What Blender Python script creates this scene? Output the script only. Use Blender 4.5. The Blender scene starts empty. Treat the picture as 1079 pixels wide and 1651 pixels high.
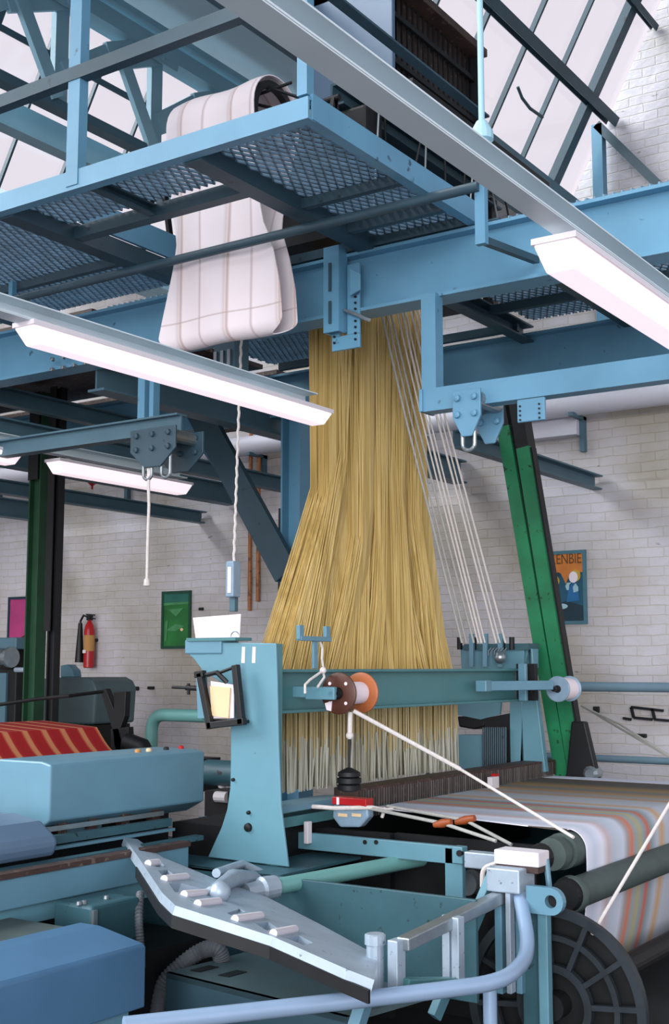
import bpy, bmesh, math, random
from mathutils import Vector, Matrix
random.seed(7)
SC = bpy.context.scene
COL = SC.collection
PI = math.pi
V = Vector
# ------------------------------------------------------------------ camera geometry (1079 x 1651, f = 1984 px)
F, CX, CY = 1984.0, 539.5, 825.5
T, P, H = math.radians(34.2), math.radians(7.18), 1.65
RGT = V((math.cos(T), math.sin(T), 0))
FH = V((-math.sin(T), math.cos(T), 0))
FWD = FH * math.cos(P) + V((0, 0, math.sin(P)))
UP = RGT.cross(FWD)
CAM = V((0, 0, H))
def at(px, py, X=None, Y=None, Z=None):
    """point where the sight line of a pixel meets one plane of the building"""
    d = FWD * F + RGT * (px - CX) + UP * (CY - py)
    if X is not None: t = (X - CAM.x) / d.x
    elif Y is not None: t = (Y - CAM.y) / d.y
    else: t = (Z - CAM.z) / d.z
    return CAM + d * t
def atp(px, py, p0, n):
    d = FWD * F + RGT * (px - CX) + UP * (CY - py)
    t = (p0 - CAM).dot(n) / d.dot(n)
    return CAM + d * t

cam = bpy.data.cameras.new('camera'); co = bpy.data.objects.new('camera', cam); COL.objects.link(co)
cam.sensor_fit = 'VERTICAL'; cam.sensor_height = 36; cam.sensor_width = 24; cam.lens = 36 * F / 1651
cam.clip_start = 0.05; cam.clip_end = 300
co.matrix_world = Matrix.Translation(CAM) @ Matrix((RGT, UP, -FWD)).transposed().to_4x4()
SC.camera = co

# ------------------------------------------------------------------ materials
def rgb(r, g, b):
    def f(c):
        c /= 255.0
        return c / 12.92 if c <= .04045 else ((c + .055) / 1.055) ** 2.4
    return (f(r), f(g), f(b), 1)
def newmat(name):
    m = bpy.data.materials.new(name); m.use_nodes = True
    nt = m.node_tree; b = nt.nodes['Principled BSDF']
    return m, nt, b
def N(nt, t, **kw):
    n = nt.nodes.new(t)
    for k, v in kw.items():
        if k in n.inputs.keys(): n.inputs[k].default_value = v
        else: setattr(n, k, v)
    return n
def paint(name, col, rough=.5, metal=0.0, var=.12, scale=6, bump=.0, wear=None, wear_amt=.62):
    m, nt, b = newmat(name)
    b.inputs['Roughness'].default_value = rough; b.inputs['Metallic'].default_value = metal
    tc = N(nt, 'ShaderNodeTexCoord'); no = N(nt, 'ShaderNodeTexNoise', Scale=scale, Detail=4.0)
    nt.links.new(tc.outputs['Object'], no.inputs['Vector'])
    r = N(nt, 'ShaderNodeValToRGB'); c = rgb(*col)
    r.color_ramp.elements[0].position = .3; r.color_ramp.elements[1].position = .7
    r.color_ramp.elements[0].color = tuple(x * (1 - var) for x in c[:3]) + (1,)
    r.color_ramp.elements[1].color = tuple(min(1, x * (1 + var)) for x in c[:3]) + (1,)
    nt.links.new(no.outputs['Fac'], r.inputs['Fac'])
    out = r.outputs['Color']
    if wear:
        n2 = N(nt, 'ShaderNodeTexNoise', Scale=scale * 4, Detail=6.0); nt.links.new(tc.outputs['Object'], n2.inputs['Vector'])
        rr = N(nt, 'ShaderNodeValToRGB'); rr.color_ramp.elements[0].position = wear_amt; rr.color_ramp.elements[1].position = wear_amt + .05
        nt.links.new(n2.outputs['Fac'], rr.inputs['Fac'])
        mx = N(nt, 'ShaderNodeMixRGB'); mx.inputs[2].default_value = rgb(*wear)
        nt.links.new(rr.outputs['Color'], mx.inputs[0]); nt.links.new(out, mx.inputs[1]); out = mx.outputs[0]
    nt.links.new(out, b.inputs['Base Color'])
    if bump:
        bp = N(nt, 'ShaderNodeBump', Strength=bump, Distance=.01); nt.links.new(no.outputs['Fac'], bp.inputs['Height']); nt.links.new(bp.outputs['Normal'], b.inputs['Normal'])
    return m
def emit(name, col, s):
    m, nt, b = newmat(name)
    b.inputs['Base Color'].default_value = rgb(*col); b.inputs['Emission Color'].default_value = rgb(*col); b.inputs['Emission Strength'].default_value = s
    return m
M = {}
M['steel'] = paint('blue_steel', (93, 145, 173), .45, 0, .1, 3, .05, (52, 82, 100), .68)
M['steel_dk'] = paint('dark_blue_steel', (46, 72, 84), .5, 0, .15, 4, .05, (30, 42, 50), .66)
M['steel_mid'] = paint('dull_teal_steel', (72, 104, 118), .5, 0, .12, 3)
M['loom'] = paint('loom_blue', (96, 143, 158), .42, 0, .06, 5, .03, (60, 100, 115), .72)
M['loom_teal'] = paint('loom_teal', (72, 124, 128), .42, 0, .08, 4)
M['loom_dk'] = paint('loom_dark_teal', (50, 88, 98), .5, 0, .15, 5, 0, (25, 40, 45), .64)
M['cover'] = paint('cover_blue', (96, 139, 158), .38, 0, .05, 6, .02)
M['cover2'] = paint('cover_blue_light_tinted', (72, 112, 146), .4, 0, .05, 6, .02)  # cover blue with the bluer light on the lower cover put into its colour
M['cover3'] = paint('cover_slate', (88, 112, 136), .42, 0, .06, 6)
M['trunk'] = paint('trunking_grey', (206, 220, 226), .45, 0, .06, 2)
M['truss'] = paint('truss_white', (150, 190, 205), .55, 0, .06, 3)
M['ceil'] = paint('ceiling_white', (170, 195, 205), .8, 0, .05, 1)
M['dark'] = paint('oily_black', (22, 24, 26), .55, .3, .3, 8)
M['black'] = paint('black_paint', (14, 16, 18), .5, 0, .2, 8)
M['brown'] = paint('reed_brown', (62, 44, 38), .6, 0, .3, 8, .1, (100, 84, 70), .6)
M['metal'] = paint('bare_metal', (150, 160, 165), .35, .75, .12, 12)
M['alu'] = paint('cast_aluminium', (166, 182, 196), .45, .35, .1, 10, .05, (110, 122, 132), .66)
M['green'] = paint('green_paint', (24, 118, 76), .5, 0, .2, 6, .05, (20, 60, 30), .64)
M['green_dk'] = paint('dark_green_paint', (20, 62, 38), .6, 0, .25, 6, .05)
M['white'] = paint('white_paint', (220, 215, 220), .6, 0, .03, 4)
M['paper'] = paint('paper_white', (238, 226, 232), .8, 0, .02, 8)
M['manila'] = paint('manila_paper', (226, 198, 156), .8, 0, .04, 8)
M['card'] = paint('brown_card', (190, 140, 80), .8, 0, .04, 8)
M['cord'] = paint('white_cord', (214, 208, 204), .8, 0, .08, 60)
M['cord_grey'] = paint('grey_cord', (170, 170, 165), .8, 0, .1, 60)
M['copper'] = paint('copper_pipe', (170, 110, 70), .5, .3, .2, 8, 0, (120, 80, 55), .55)
M['red'] = paint('red_paint', (176, 22, 28), .35, 0, .08, 6)
M['orange'] = paint('orange_plastic', (170, 96, 52), .4, 0, .08, 12)
M['bobbin_dk'] = paint('brown_bobbin', (78, 42, 28), .45, 0, .2, 16)
M['wood'] = paint('brown_handle', (150, 74, 34), .5, 0, .15, 20)
M['plastic'] = paint('grey_plastic', (130, 156, 176), .35, 0, .08, 20)
M['hose'] = paint('grey_hose', (92, 98, 104), .6, 0, .12, 20)
M['tube'] = paint('sage_tube', (112, 168, 164), .4, .1, .05, 5)
M['tube_lt'] = paint('pale_tube', (150, 176, 205), .35, .2, .05, 5)
M['roller'] = paint('rubber_roller', (70, 84, 82), .6, 0, .12, 12)
M['concrete'] = paint('concrete_floor', (62, 64, 66), .75, 0, .25, 2, .1)
M['tube_grey'] = paint('grey_blue_pipe', (112, 140, 156), .45, .1, .06, 5)
M['guard'] = paint('guard_grey', (76, 98, 102), .5, 0, .08, 4)
M['pipe_white'] = paint('white_pipe', (205, 205, 215), .5, 0, .04, 2)
M['lamp'] = emit('fluorescent_glow', (246, 228, 236), .69)
M['grate'] = paint('galvanised_mesh', (120, 150, 170), .45, .2, .2, 10)
M['pinkp'] = paint('pink_print', (176, 60, 120), .6, 0, .15, 5)
M['wheel_grey'] = paint('wheel_iron', (44, 52, 58), .5, .3, .25, 10)

def mat_brick():
    m, nt, b = newmat('white_painted_brick')
    tc = N(nt, 'ShaderNodeTexCoord'); sx = N(nt, 'ShaderNodeSeparateXYZ'); cb = N(nt, 'ShaderNodeCombineXYZ')
    nt.links.new(tc.outputs['Object'], sx.inputs[0])
    ad = N(nt, 'ShaderNodeMath', operation='ADD'); nt.links.new(sx.outputs[0], ad.inputs[0]); nt.links.new(sx.outputs[1], ad.inputs[1])
    nt.links.new(ad.outputs[0], cb.inputs[0]); nt.links.new(sx.outputs[2], cb.inputs[1])
    # uneven hand-laid joints
    nz = N(nt, 'ShaderNodeTexNoise', Scale=3.0, Detail=3.0); nt.links.new(cb.outputs[0], nz.inputs['Vector'])
    va = N(nt, 'ShaderNodeVectorMath', operation='SCALE'); nt.links.new(nz.outputs['Color'], va.inputs[0]); va.inputs['Scale'].default_value = .04
    vb = N(nt, 'ShaderNodeVectorMath', operation='ADD'); nt.links.new(cb.outputs[0], vb.inputs[0]); nt.links.new(va.outputs[0], vb.inputs[1])
    br = N(nt, 'ShaderNodeTexBrick', Scale=1.0); nt.links.new(vb.outputs[0], br.inputs['Vector'])
    br.inputs['Brick Width'].default_value = .235; br.inputs['Row Height'].default_value = .0765
    br.inputs['Mortar Size'].default_value = .006; br.inputs['Mortar Smooth'].default_value = .6
    br.inputs['Color1'].default_value = rgb(208, 205, 211); br.inputs['Color2'].default_value = rgb(202, 199, 205); br.inputs['Mortar'].default_value = rgb(196, 191, 188)
    n2 = N(nt, 'ShaderNodeTexNoise', Scale=.9, Detail=6.0); nt.links.new(cb.outputs[0], n2.inputs['Vector'])
    r2 = N(nt, 'ShaderNodeValToRGB'); r2.color_ramp.elements[0].position = .35; r2.color_ramp.elements[0].color = rgb(214, 208, 188); r2.color_ramp.elements[1].position = .6; r2.color_ramp.elements[1].color = (1, 1, 1, 1)
    nt.links.new(n2.outputs['Fac'], r2.inputs['Fac'])
    mu = N(nt, 'ShaderNodeMixRGB', blend_type='MULTIPLY'); mu.inputs[0].default_value = 1
    nt.links.new(br.outputs['Color'], mu.inputs[1]); nt.links.new(r2.outputs['Color'], mu.inputs[2])
    # small flaked spots
    n3 = N(nt, 'ShaderNodeTexNoise', Scale=7.0, Detail=5.0); mp = N(nt, 'ShaderNodeMapping'); mp.inputs['Scale'].default_value = (1, 2.6, 1)
    nt.links.new(cb.outputs[0], mp.inputs[0]); nt.links.new(mp.outputs[0], n3.inputs['Vector'])
    r3 = N(nt, 'ShaderNodeValToRGB'); r3.color_ramp.elements[0].position = .70; r3.color_ramp.elements[1].position = .75
    nt.links.new(n3.outputs['Fac'], r3.inputs['Fac'])
    mx = N(nt, 'ShaderNodeMixRGB'); mx.inputs[2].default_value = rgb(128, 124, 112)
    nt.links.new(r3.outputs['Color'], mx.inputs[0]); nt.links.new(mu.outputs[0], mx.inputs[1]); nt.links.new(mx.outputs[0], b.inputs['Base Color'])
    bp = N(nt, 'ShaderNodeBump', Strength=.45, Distance=.008); bp.invert = True
    nt.links.new(br.outputs['Fac'], bp.inputs['Height'])
    b2 = N(nt, 'ShaderNodeBump', Strength=.35, Distance=.02); n4 = N(nt, 'ShaderNodeTexNoise', Scale=14.0, Detail=3.0)
    nt.links.new(cb.outputs[0], n4.inputs['Vector']); nt.links.new(n4.outputs['Fac'], b2.inputs['Height'])
    nt.links.new(bp.outputs['Normal'], b2.inputs['Normal']); nt.links.new(b2.outputs['Normal'], b.inputs['Normal'])
    b.inputs['Roughness'].default_value = .7
    return m
M['brick'] = mat_brick()
def mat_glass():
    m, nt, b = newmat('skylight_glass')
    nt.nodes.remove(b); out = nt.nodes['Material Output']
    t = N(nt, 'ShaderNodeBsdfTransparent'); t.inputs[0].default_value = (.96, .97, .97, 1)
    g = N(nt, 'ShaderNodeBsdfGlossy'); g.inputs['Roughness'].default_value = .08
    mx = N(nt, 'ShaderNodeMixShader'); mx.inputs[0].default_value = .05
    nt.links.new(t.outputs[0], mx.inputs[1]); nt.links.new(g.outputs[0], mx.inputs[2]); nt.links.new(mx.outputs[0], out.inputs[0])
    return m
M['glass'] = mat_glass()
def mat_stripes(name, axis, stops, scale=1.0, off=0.0, rough=.85, weave=True, cross=None):
    """woven stripes: colour from one object axis; stops = [(pos, rgb)...] constant-ish bands over 0..1"""
    m, nt, b = newmat(name)
    tc = N(nt, 'ShaderNodeTexCoord'); sx = N(nt, 'ShaderNodeSeparateXYZ'); nt.links.new(tc.outputs['Object'], sx.inputs[0])
    mul = N(nt, 'ShaderNodeMath', operation='MULTIPLY_ADD'); mul.inputs[1].default_value = scale; mul.inputs[2].default_value = off
    nt.links.new(sx.outputs[axis], mul.inputs[0])
    fr = N(nt, 'ShaderNodeMath', operation='FRACT'); nt.links.new(mul.outputs[0], fr.inputs[0])
    r = N(nt, 'ShaderNodeValToRGB'); cr = r.color_ramp
    cr.elements[0].position = stops[0][0]; cr.elements[0].color = rgb(*stops[0][1])
    cr.elements[1].position = stops[-1][0]; cr.elements[1].color = rgb(*stops[-1][1])
    for p, c in stops[1:-1]:
        e = cr.elements.new(p); e.color = rgb(*c)
    nt.links.new(fr.outputs[0], r.inputs['Fac']); out = r.outputs['Color']
    if cross:
        ax, sc_, w, c = cross
        m2 = N(nt, 'ShaderNodeMath', operation='MULTIPLY'); m2.inputs[1].default_value = sc_; nt.links.new(sx.outputs[ax], m2.inputs[0])
        f2 = N(nt, 'ShaderNodeMath', operation='FRACT'); nt.links.new(m2.outputs[0], f2.inputs[0])
        l2 = N(nt, 'ShaderNodeMath', operation='LESS_THAN'); l2.inputs[1].default_value = w; nt.links.new(f2.outputs[0], l2.inputs[0])
        h2 = N(nt, 'ShaderNodeMath', operation='MULTIPLY'); h2.inputs[1].default_value = .55; nt.links.new(l2.outputs[0], h2.inputs[0])
        mx = N(nt, 'ShaderNodeMixRGB'); mx.inputs[2].default_value = rgb(*c); nt.links.new(h2.outputs[0], mx.inputs[0]); nt.links.new(out, mx.inputs[1]); out = mx.outputs[0]
    nt.links.new(out, b.inputs['Base Color']); b.inputs['Roughness'].default_value = rough
    no = N(nt, 'ShaderNodeTexNoise', Scale=90.0); nt.links.new(tc.outputs['Object'], no.inputs['Vector'])
    bp = N(nt, 'ShaderNodeBump', Strength=.15, Distance=.004); nt.links.new(no.outputs['Fac'], bp.inputs['Height']); nt.links.new(bp.outputs['Normal'], b.inputs['Normal'])
    return m
def strand_mat(name, c1, c2, c3):
    m, nt, b = newmat(name)
    tc = N(nt, 'ShaderNodeTexCoord'); mp = N(nt, 'ShaderNodeMapping'); mp.inputs['Scale'].default_value = (8, 26, 1.1)
    nt.links.new(tc.outputs['Object'], mp.inputs[0])
    no = N(nt, 'ShaderNodeTexNoise', Scale=1.0, Detail=5.0, Roughness=.65); nt.links.new(mp.outputs[0], no.inputs['Vector'])
    r = N(nt, 'ShaderNodeValToRGB'); r.color_ramp.elements[0].position = .3; r.color_ramp.elements[0].color = rgb(*c1)
    r.color_ramp.elements[1].position = .7; r.color_ramp.elements[1].color = rgb(*c3)
    e = r.color_ramp.elements.new(.5); e.color = rgb(*c2)
    nt.links.new(no.outputs['Fac'], r.inputs['Fac']); nt.links.new(r.outputs['Color'], b.inputs['Base Color'])
    b.inputs['Roughness'].default_value = .7
    return m
M['harness'] = strand_mat('golden_harness_cord', (172, 144, 80), (200, 172, 104), (218, 194, 134))
M['heddle'] = strand_mat('steel_heddle', (128, 124, 96), (176, 176, 158), (204, 206, 198))
M['heddle_top'] = strand_mat('golden_heddle_string', (150, 132, 84), (184, 166, 116), (206, 196, 160))
M['warpthread'] = strand_mat('dark_warp_thread', (48, 46, 46), (84, 82, 80), (130, 128, 124))

# ------------------------------------------------------------------ mesh helpers
class MB:
    def __init__(s): s.v = []; s.f = []
    def add(s, vs, fs):
        o = len(s.v); s.v += [V(x) for x in vs]; s.f += [tuple(i + o for i in f) for f in fs]; return s
    def box(s, a, b):
        x0, y0, z0 = a; x1, y1, z1 = b
        return s.add([(x0,y0,z0),(x1,y0,z0),(x1,y1,z0),(x0,y1,z0),(x0,y0,z1),(x1,y0,z1),(x1,y1,z1),(x0,y1,z1)],
                     [(0,3,2,1),(4,5,6,7),(0,1,5,4),(1,2,6,5),(2,3,7,6),(3,0,4,7)])
    def prism(s, pts, vec):
        n = len(pts); vec = V(vec); pts = [V(p) for p in pts]
        vs = pts + [p + vec for p in pts]
        fs = [tuple(range(n)), tuple(range(2*n-1, n-1, -1))] + [(i, i+n, (i+1) % n + n, (i+1) % n) for i in range(n)]
        return s.add(vs, fs)
    def frame(s, p, q, up=(0,0,1)):
        d = (V(q) - V(p)).normalized(); up = V(up)
        if abs(d.dot(up)) > .98: up = V((1,0,0))
        sd = d.cross(up).normalized(); u = sd.cross(d).normalized()
        return d, sd, u
    def profile(s, p, q, prof, up=(0,0,1)):
        d, sd, u = s.frame(p, q, up)
        pts = [V(p) + sd*a + u*b for a, b in prof]
        return s.prism(pts, V(q) - V(p))
    def bar(s, p, q, w, h, up=(0,0,1)):
        return s.profile(p, q, [(-w/2,-h/2),(w/2,-h/2),(w/2,h/2),(-w/2,h/2)], up)
    def ibeam(s, p, q, w, h, tf=.014, tw=.01, up=(0,0,1)):
        a, b = w/2, h/2; c = tw/2
        return s.profile(p, q, [(-a,-b),(a,-b),(a,-b+tf),(c,-b+tf),(c,b-tf),(a,b-tf),(a,b),(-a,b),(-a,b-tf),(-c,b-tf),(-c,-b+tf),(-a,-b+tf)], up)
    def channel(s, p, q, w, h, t=.01, up=(0,0,1), flip=1):
        a, b = w/2*flip, h/2; k = t*flip
        return s.profile(p, q, [(-a,-b),(a,-b),(a,-b+t),(-a+k,-b+t),(-a+k,b-t),(a,b-t),(a,b),(-a,b)], up)
    def angle(s, p, q, w, h, t=.008, up=(0,0,1), flip=1, vf=1):
        return s.profile(p, q, [(0,0),(w*flip,0),(w*flip,t*vf),(t*flip,t*vf),(t*flip,h*vf),(0,h*vf)], up)
    def tube(s, pts, r, n=10, cap=True, r_list=None):
        pts = [V(p) for p in pts]; rings = []
        t0 = (pts[1] - pts[0]).normalized(); ref = V((0,0,1)) if abs(t0.z) < .9 else V((1,0,0))
        nrm = t0.cross(ref).normalized(); o = len(s.v); m = len(pts)
        for i, p in enumerate(pts):
            t = (pts[min(i+1, m-1)] - pts[max(i-1, 0)]).normalized()
            nrm = (nrm - t * nrm.dot(t)).normalized(); bn = t.cross(nrm)
            rr = r_list[i] if r_list else r
            for k in range(n):
                a = 2*PI*k/n; s.v.append(p + (nrm*math.cos(a) + bn*math.sin(a))*rr)
        for i in range(m-1):
            for k in range(n):
                a = o+i*n+k; b = o+i*n+(k+1) % n; s.f.append((a, b, b+n, a+n))
        if cap: s.f.append(tuple(o+k for k in range(n-1, -1, -1))); s.f.append(tuple(o+(m-1)*n+k for k in range(n)))
        return s
    def cyl(s, p, q, r, n=24): return s.tube([p, q], r, n)
    def lathe(s, p, axis, prof, n=28, close=True):
        """prof = [(along, radius)...]"""
        p = V(p); d = V(axis).normalized(); ref = V((0,0,1)) if abs(d.z) < .9 else V((1,0,0))
        a = d.cross(ref).normalized(); b = d.cross(a); o = len(s.v); m = len(prof)
        for h, r in prof:
            for k in range(n):
                t = 2*PI*k/n; s.v.append(p + d*h + (a*math.cos(t) + b*math.sin(t))*r)
        for i in range(m-1):
            for k in range(n):
                x = o+i*n+k; y = o+i*n+(k+1) % n; s.f.append((x, y, y+n, x+n))
        if close: s.f.append(tuple(o+k for k in range(n))); s.f.append(tuple(o+(m-1)*n+k for k in range(n-1, -1, -1)))
        return s
    def sphere(s, c, r, n=10):
        pr = [(-r*math.cos(PI*i/n), max(1e-4, r*math.sin(PI*i/n))) for i in range(n+1)]
        return s.lathe(c, (0,0,1), pr, n*2)
    def sheet(s, rows, thick=.004):
        """rows of points -> closed thin cloth"""
        R = len(rows); C = len(rows[0]); P_ = [[V(p) for p in r] for r in rows]; o = len(s.v)
        nr = []
        for i in range(R):
            l = []
            for j in range(C):
                du = P_[min(i+1,R-1)][j] - P_[max(i-1,0)][j]; dv = P_[i][min(j+1,C-1)] - P_[i][max(j-1,0)]
                n = du.cross(dv); l.append(n.normalized() if n.length > 1e-9 else V((0,0,1)))
            nr.append(l)
        for i in range(R):
            for j in range(C): s.v.append(P_[i][j] + nr[i][j]*thick/2)
        for i in range(R):
            for j in range(C): s.v.append(P_[i][j] - nr[i][j]*thick/2)
        K = R*C
        g = lambda i, j: o + i*C + j
        for i in range(R-1):
            for j in range(C-1):
                s.f.append((g(i,j), g(i,j+1), g(i+1,j+1), g(i+1,j))); s.f.append((K+g(i,j), K+g(i+1,j), K+g(i+1,j+1), K+g(i,j+1)))
        for i in range(R-1):
            s.f.append((g(i,0), g(i+1,0), K+g(i+1,0), K+g(i,0))); s.f.append((g(i,C-1), K+g(i,C-1), K+g(i+1,C-1), g(i+1,C-1)))
        for j in range(C-1):
            s.f.append((g(0,j), K+g(0,j), K+g(0,j+1), g(0,j+1))); s.f.append((g(R-1,j), g(R-1,j+1), K+g(R-1,j+1), K+g(R-1,j)))
        return s
    def build(s, name, m, parent=None, bevel=0, smooth=False, loc=None, label=None):
        me = bpy.data.meshes.new(name)
        off = V((0,0,0))
        if parent is not None: off = V(parent['_o'])
        elif loc is not None: off = V(loc)
        me.from_pydata([tuple(v - off) for v in s.v], [], s.f); me.update()
        bm = bmesh.new(); bm.from_mesh(me); bmesh.ops.recalc_face_normals(bm, faces=bm.faces); bm.to_mesh(me); bm.free()
        o = bpy.data.objects.new(name, me); COL.objects.link(o)
        ms = m if isinstance(m, list) else [m]
        for k in ms: me.materials.append(M[k] if isinstance(k, str) else k)
        if parent is not None: o.parent = parent; o['_o'] = tuple(parent['_o'])
        else:
            o.location = off; o['_o'] = tuple(off)
        if bevel:
            bv = o.modifiers.new('bevel', 'BEVEL'); bv.width = bevel; bv.segments = 2; bv.limit_method = 'ANGLE'; bv.angle_limit = .6
        if smooth:
            for p in me.polygons: p.use_smooth = True
            try: me.set_sharp_from_angle(angle=.7)
            except Exception: pass
        if label: o['label'] = label
        return o
def tag(o, label, cat, group=None, kind=None):
    o['label'] = label; o['category'] = cat
    if group: o['group'] = group
    if kind: o['kind'] = kind
    return o
def thing(name, label, cat, loc, group=None, kind=None):
    o = bpy.data.objects.new(name, None); COL.objects.link(o); o.location = V(loc); o['_o'] = tuple(V(loc)); o.empty_display_size = .1
    return tag(o, label, cat, group, kind)
def struct(o): o['kind'] = 'structure'; return o
def arc(c, r, a0, a1, n, e1, e2):
    c = V(c); e1 = V(e1); e2 = V(e2)
    return [c + e1*r*math.cos(a0+(a1-a0)*i/n) + e2*r*math.sin(a0+(a1-a0)*i/n) for i in range(n+1)]
def rounded(pts, r, n=5):
    """polyline with rounded corners"""
    pts = [V(p) for p in pts]; out = [pts[0]]
    for i in range(1, len(pts)-1):
        a, b, c = pts[i-1], pts[i], pts[i+1]
        d1 = (a-b).normalized(); d2 = (c-b).normalized(); rr = min(r, (a-b).length*.45, (c-b).length*.45)
        p0 = b + d1*rr; p2 = b + d2*rr
        for k in range(n+1):
            t = k/n; out.append(p0*(1-t)**2 + b*2*t*(1-t) + p2*t*t)
    out.append(pts[-1]); return out
X_, Y_, Z_ = V((1,0,0)), V((0,1,0)), V((0,0,1))
# ================================================================== THE BUILDING
YW = 9.4
XL, XR, Y0 = -12.6, 3.2, -1.5
Z_V, Z_R, BAY, GX = 5.5, 7.25, 4.1, 0.95      # valley, ridge, bay, run of the glazed face
VAL = [-12.2, -8.1, -4.0, 0.1]
prof = [(XL, 0), (XR, 0), (XR, 5.0)]
pts = []
for x in reversed(VAL):
    pts += [(x + GX, Z_R), (x, Z_V)]
pr = [V((XL, YW, 0)), V((XR, YW, 0)), V((XR, YW, Z_V + .55))] + [V((x, YW, z)) for x, z in pts] + [V((XL, YW, Z_V + .3))]
o = MB().prism(pr, (0, .3, 0)).build('wall_back', 'brick'); struct(o)
# projecting lower course of the back wall (the ledge at three metres)
w = MB().prism([V((XL, YW, 0)), V((XL, YW-.06, 0)), V((XL, YW-.06, 3.05)), V((XL, YW-.035, 3.12)), V((XL, YW, 3.14))], (XR-XL, 0, 0)).build('wall_back_lower', 'brick'); struct(w); w.name = 'trim_1'
struct(MB().box((XL-.3, Y0, 0), (XL, YW+.3, 7.2)).build('wall_left', 'brick'))
struct(MB().box((XL, Y0, -.1), (XR, YW, 0)).build('floor', 'concrete'))
# opaque roof slopes with their rafters, one ceiling
cb = MB()
for x in [-16.3] + VAL:
    a = V((x + GX, 0, Z_R)); b = V((x + BAY, 0, Z_V)); n = V((b.z - a.z, 0, a.x - b.x)).normalized() * -.08
    if x < -13: a = V((XL, 0, Z_V + .55*(x+BAY-XL)))
    if x + BAY > XR: b = V((XR, 0, Z_R - (XR - a.x)*.555))
    cb.prism([V((a.x, Y0, a.z)), V((b.x, Y0, b.z)), V((b.x, Y0, b.z+.09)), V((a.x, Y0, a.z+.09))], (0, YW-Y0, 0))
struct(cb.build('ceiling', 'ceil'))
# skylights
for k, x in enumerate(VAL[1:] ):
    r = thing('window_%d' % (k+1), 'x', 'skylight', (x, 5, Z_V), kind='structure')
    del r['label']; del r['category']
    dv = V((GX, 0, Z_R - Z_V)); nn = V((-dv.z, 0, dv.x)).normalized()
    base = V((x, Y0, Z_V)); ln = dv.length; dd = dv.normalized()
    g = MB().prism([base + nn*.02, base + dv + nn*.02, base + dv + nn*.026, base + nn*.026], (0, YW-Y0-.02, 0)); g.build('glass', 'glass', r)
    y = 9.0; i = 0; y0g = 3.0 if x < .0 else -1.0
    while y > Y0 + .1:
        p = base + V((0, y - Y0, 0))
        wdt = .11 if i % 5 == 0 else .022
        MB().bar(p + nn*(-.0), p + dv, wdt, .07 if i % 5 == 0 else .04, up=nn).build('glazing_bar', 'steel_dk', r)
        y -= .58; i += 1
    for fr_, wd in (((.0, .16), (.395, .1), (.8, .06)) if k else ((.0, .1), (.07, .05), (.7, .06))):
        p = base + dv*fr_ - nn*.06
        MB().ibeam(p, p + V((0, YW-Y0-.02, 0)), wd*.8, wd, .01, .01, up=nn).build('purlin', 'steel_dk', r)
# a curved casement stay on the near skylight
st = [at(835,140,X=-3.66), at(842,158,X=-3.66), at(855,175,X=-3.66), at(875,189,X=-3.66)]
tag(MB().tube(st, .012, 8).build('window_stay', 'steel_dk', loc=st[0]), 'thin curved dark metal stay hanging across the right skylight panes', 'window stay')
# gutters at the valleys
for k, x in enumerate(VAL[1:3]):
    g = MB().prism([V((x-.22, Y0, Z_V-.16)), V((x+.12, Y0, Z_V-.16)), V((x+.16, Y0, Z_V)), V((x-.26, Y0, Z_V+.05))], (0, YW-Y0-.02, 0)).build('trim_%d' % (k+2), 'steel_mid' if k else 'truss'); struct(g)

# lattice girder under the left bay
gx = -6.1
g = thing('lattice_girder', 'white-painted lattice girder with riveted diagonals under the left skylight', 'roof girder', (gx, 4, 5.4))
b = MB(); b.bar((gx, 1.5, 5.47), (gx, YW, 5.47), .10, .07); b.build('bottom_chord', 'steel_mid', g)
b = MB(); b.bar((gx, 1.5, 6.3), (gx, YW, 6.3), .16, .13); b.bar((gx+.07, 1.5, 6.42), (gx+.07, YW-.02, 6.42), .1, .05); b.build('top_chord', 'truss', g)
ys = [1.75 + .96*i for i in range(9)]
for i, y in enumerate(ys):
    if y > YW-.1: break
    MB().bar((gx, y, 5.48), (gx, y, 6.3), .12, .05, up=X_).build('vertical_strut', 'truss', g)
    if i: 
        MB().bar((gx+.03, y, 6.28), (gx+.03, y-.52, 6.02), .2, .04, up=X_).build('diagonal_brace', 'truss', g)
        MB().bar((gx+.05, y-.42, 6.08), (gx+.05, y-.06, 5.5), .11, .04, up=X_).build('diagonal_brace', 'truss', g)
        MB().bar((gx+.02, y-.52, 6.03), (gx+.02, y-.93, 5.72), .16, .04, up=X_).build('diagonal_brace', 'truss', g)
    pl = MB().prism([V((gx+.06, y-.17, 6.18)), V((gx+.06, y+.17, 6.18)), V((gx+.06, y+.22, 6.36)), V((gx+.06, y-.22, 6.36))], (.015, 0, 0))
    for dy, dz in ((-.1, 6.3), (.1, 6.3), (0, 6.22), (0, 6.33)): pl.lathe((gx+.075, y+dy, dz), X_, [(0,.016),(.012,.012),(.015,.001)], 8)
    pl.build('gusset_plate', 'truss', g)
# second lower beam beneath the girder
tag(MB().channel((-6.55, 1.5, 5.50), (-6.55, YW-.02, 5.50), .12, .2, .012, flip=-1).build('roof_beam', 'truss', loc=(-6.55, 4, 5.3)), 'pale channel beam running level beneath the white lattice girder', 'roof beam')
# strut frame on the gable
g = thing('gable_bracing', 'blue upright and dark diagonal bracing bolted in front of the right brick gable', 'bracing', (-3.7, YW-.1, 5.4))
tp = at(965, 203, Y=YW-.12); bt = V((tp.x, tp.y, 4.2)); MB().bar(tp, bt, .09, .09, up=Y_).build('upright', 'steel', g)
MB().bar(tp, tp + (at(1078, 314, Y=YW-.12)-tp)*1.5, .07, .09, up=Y_).build('diagonal_brace', 'steel_dk', g)
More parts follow.
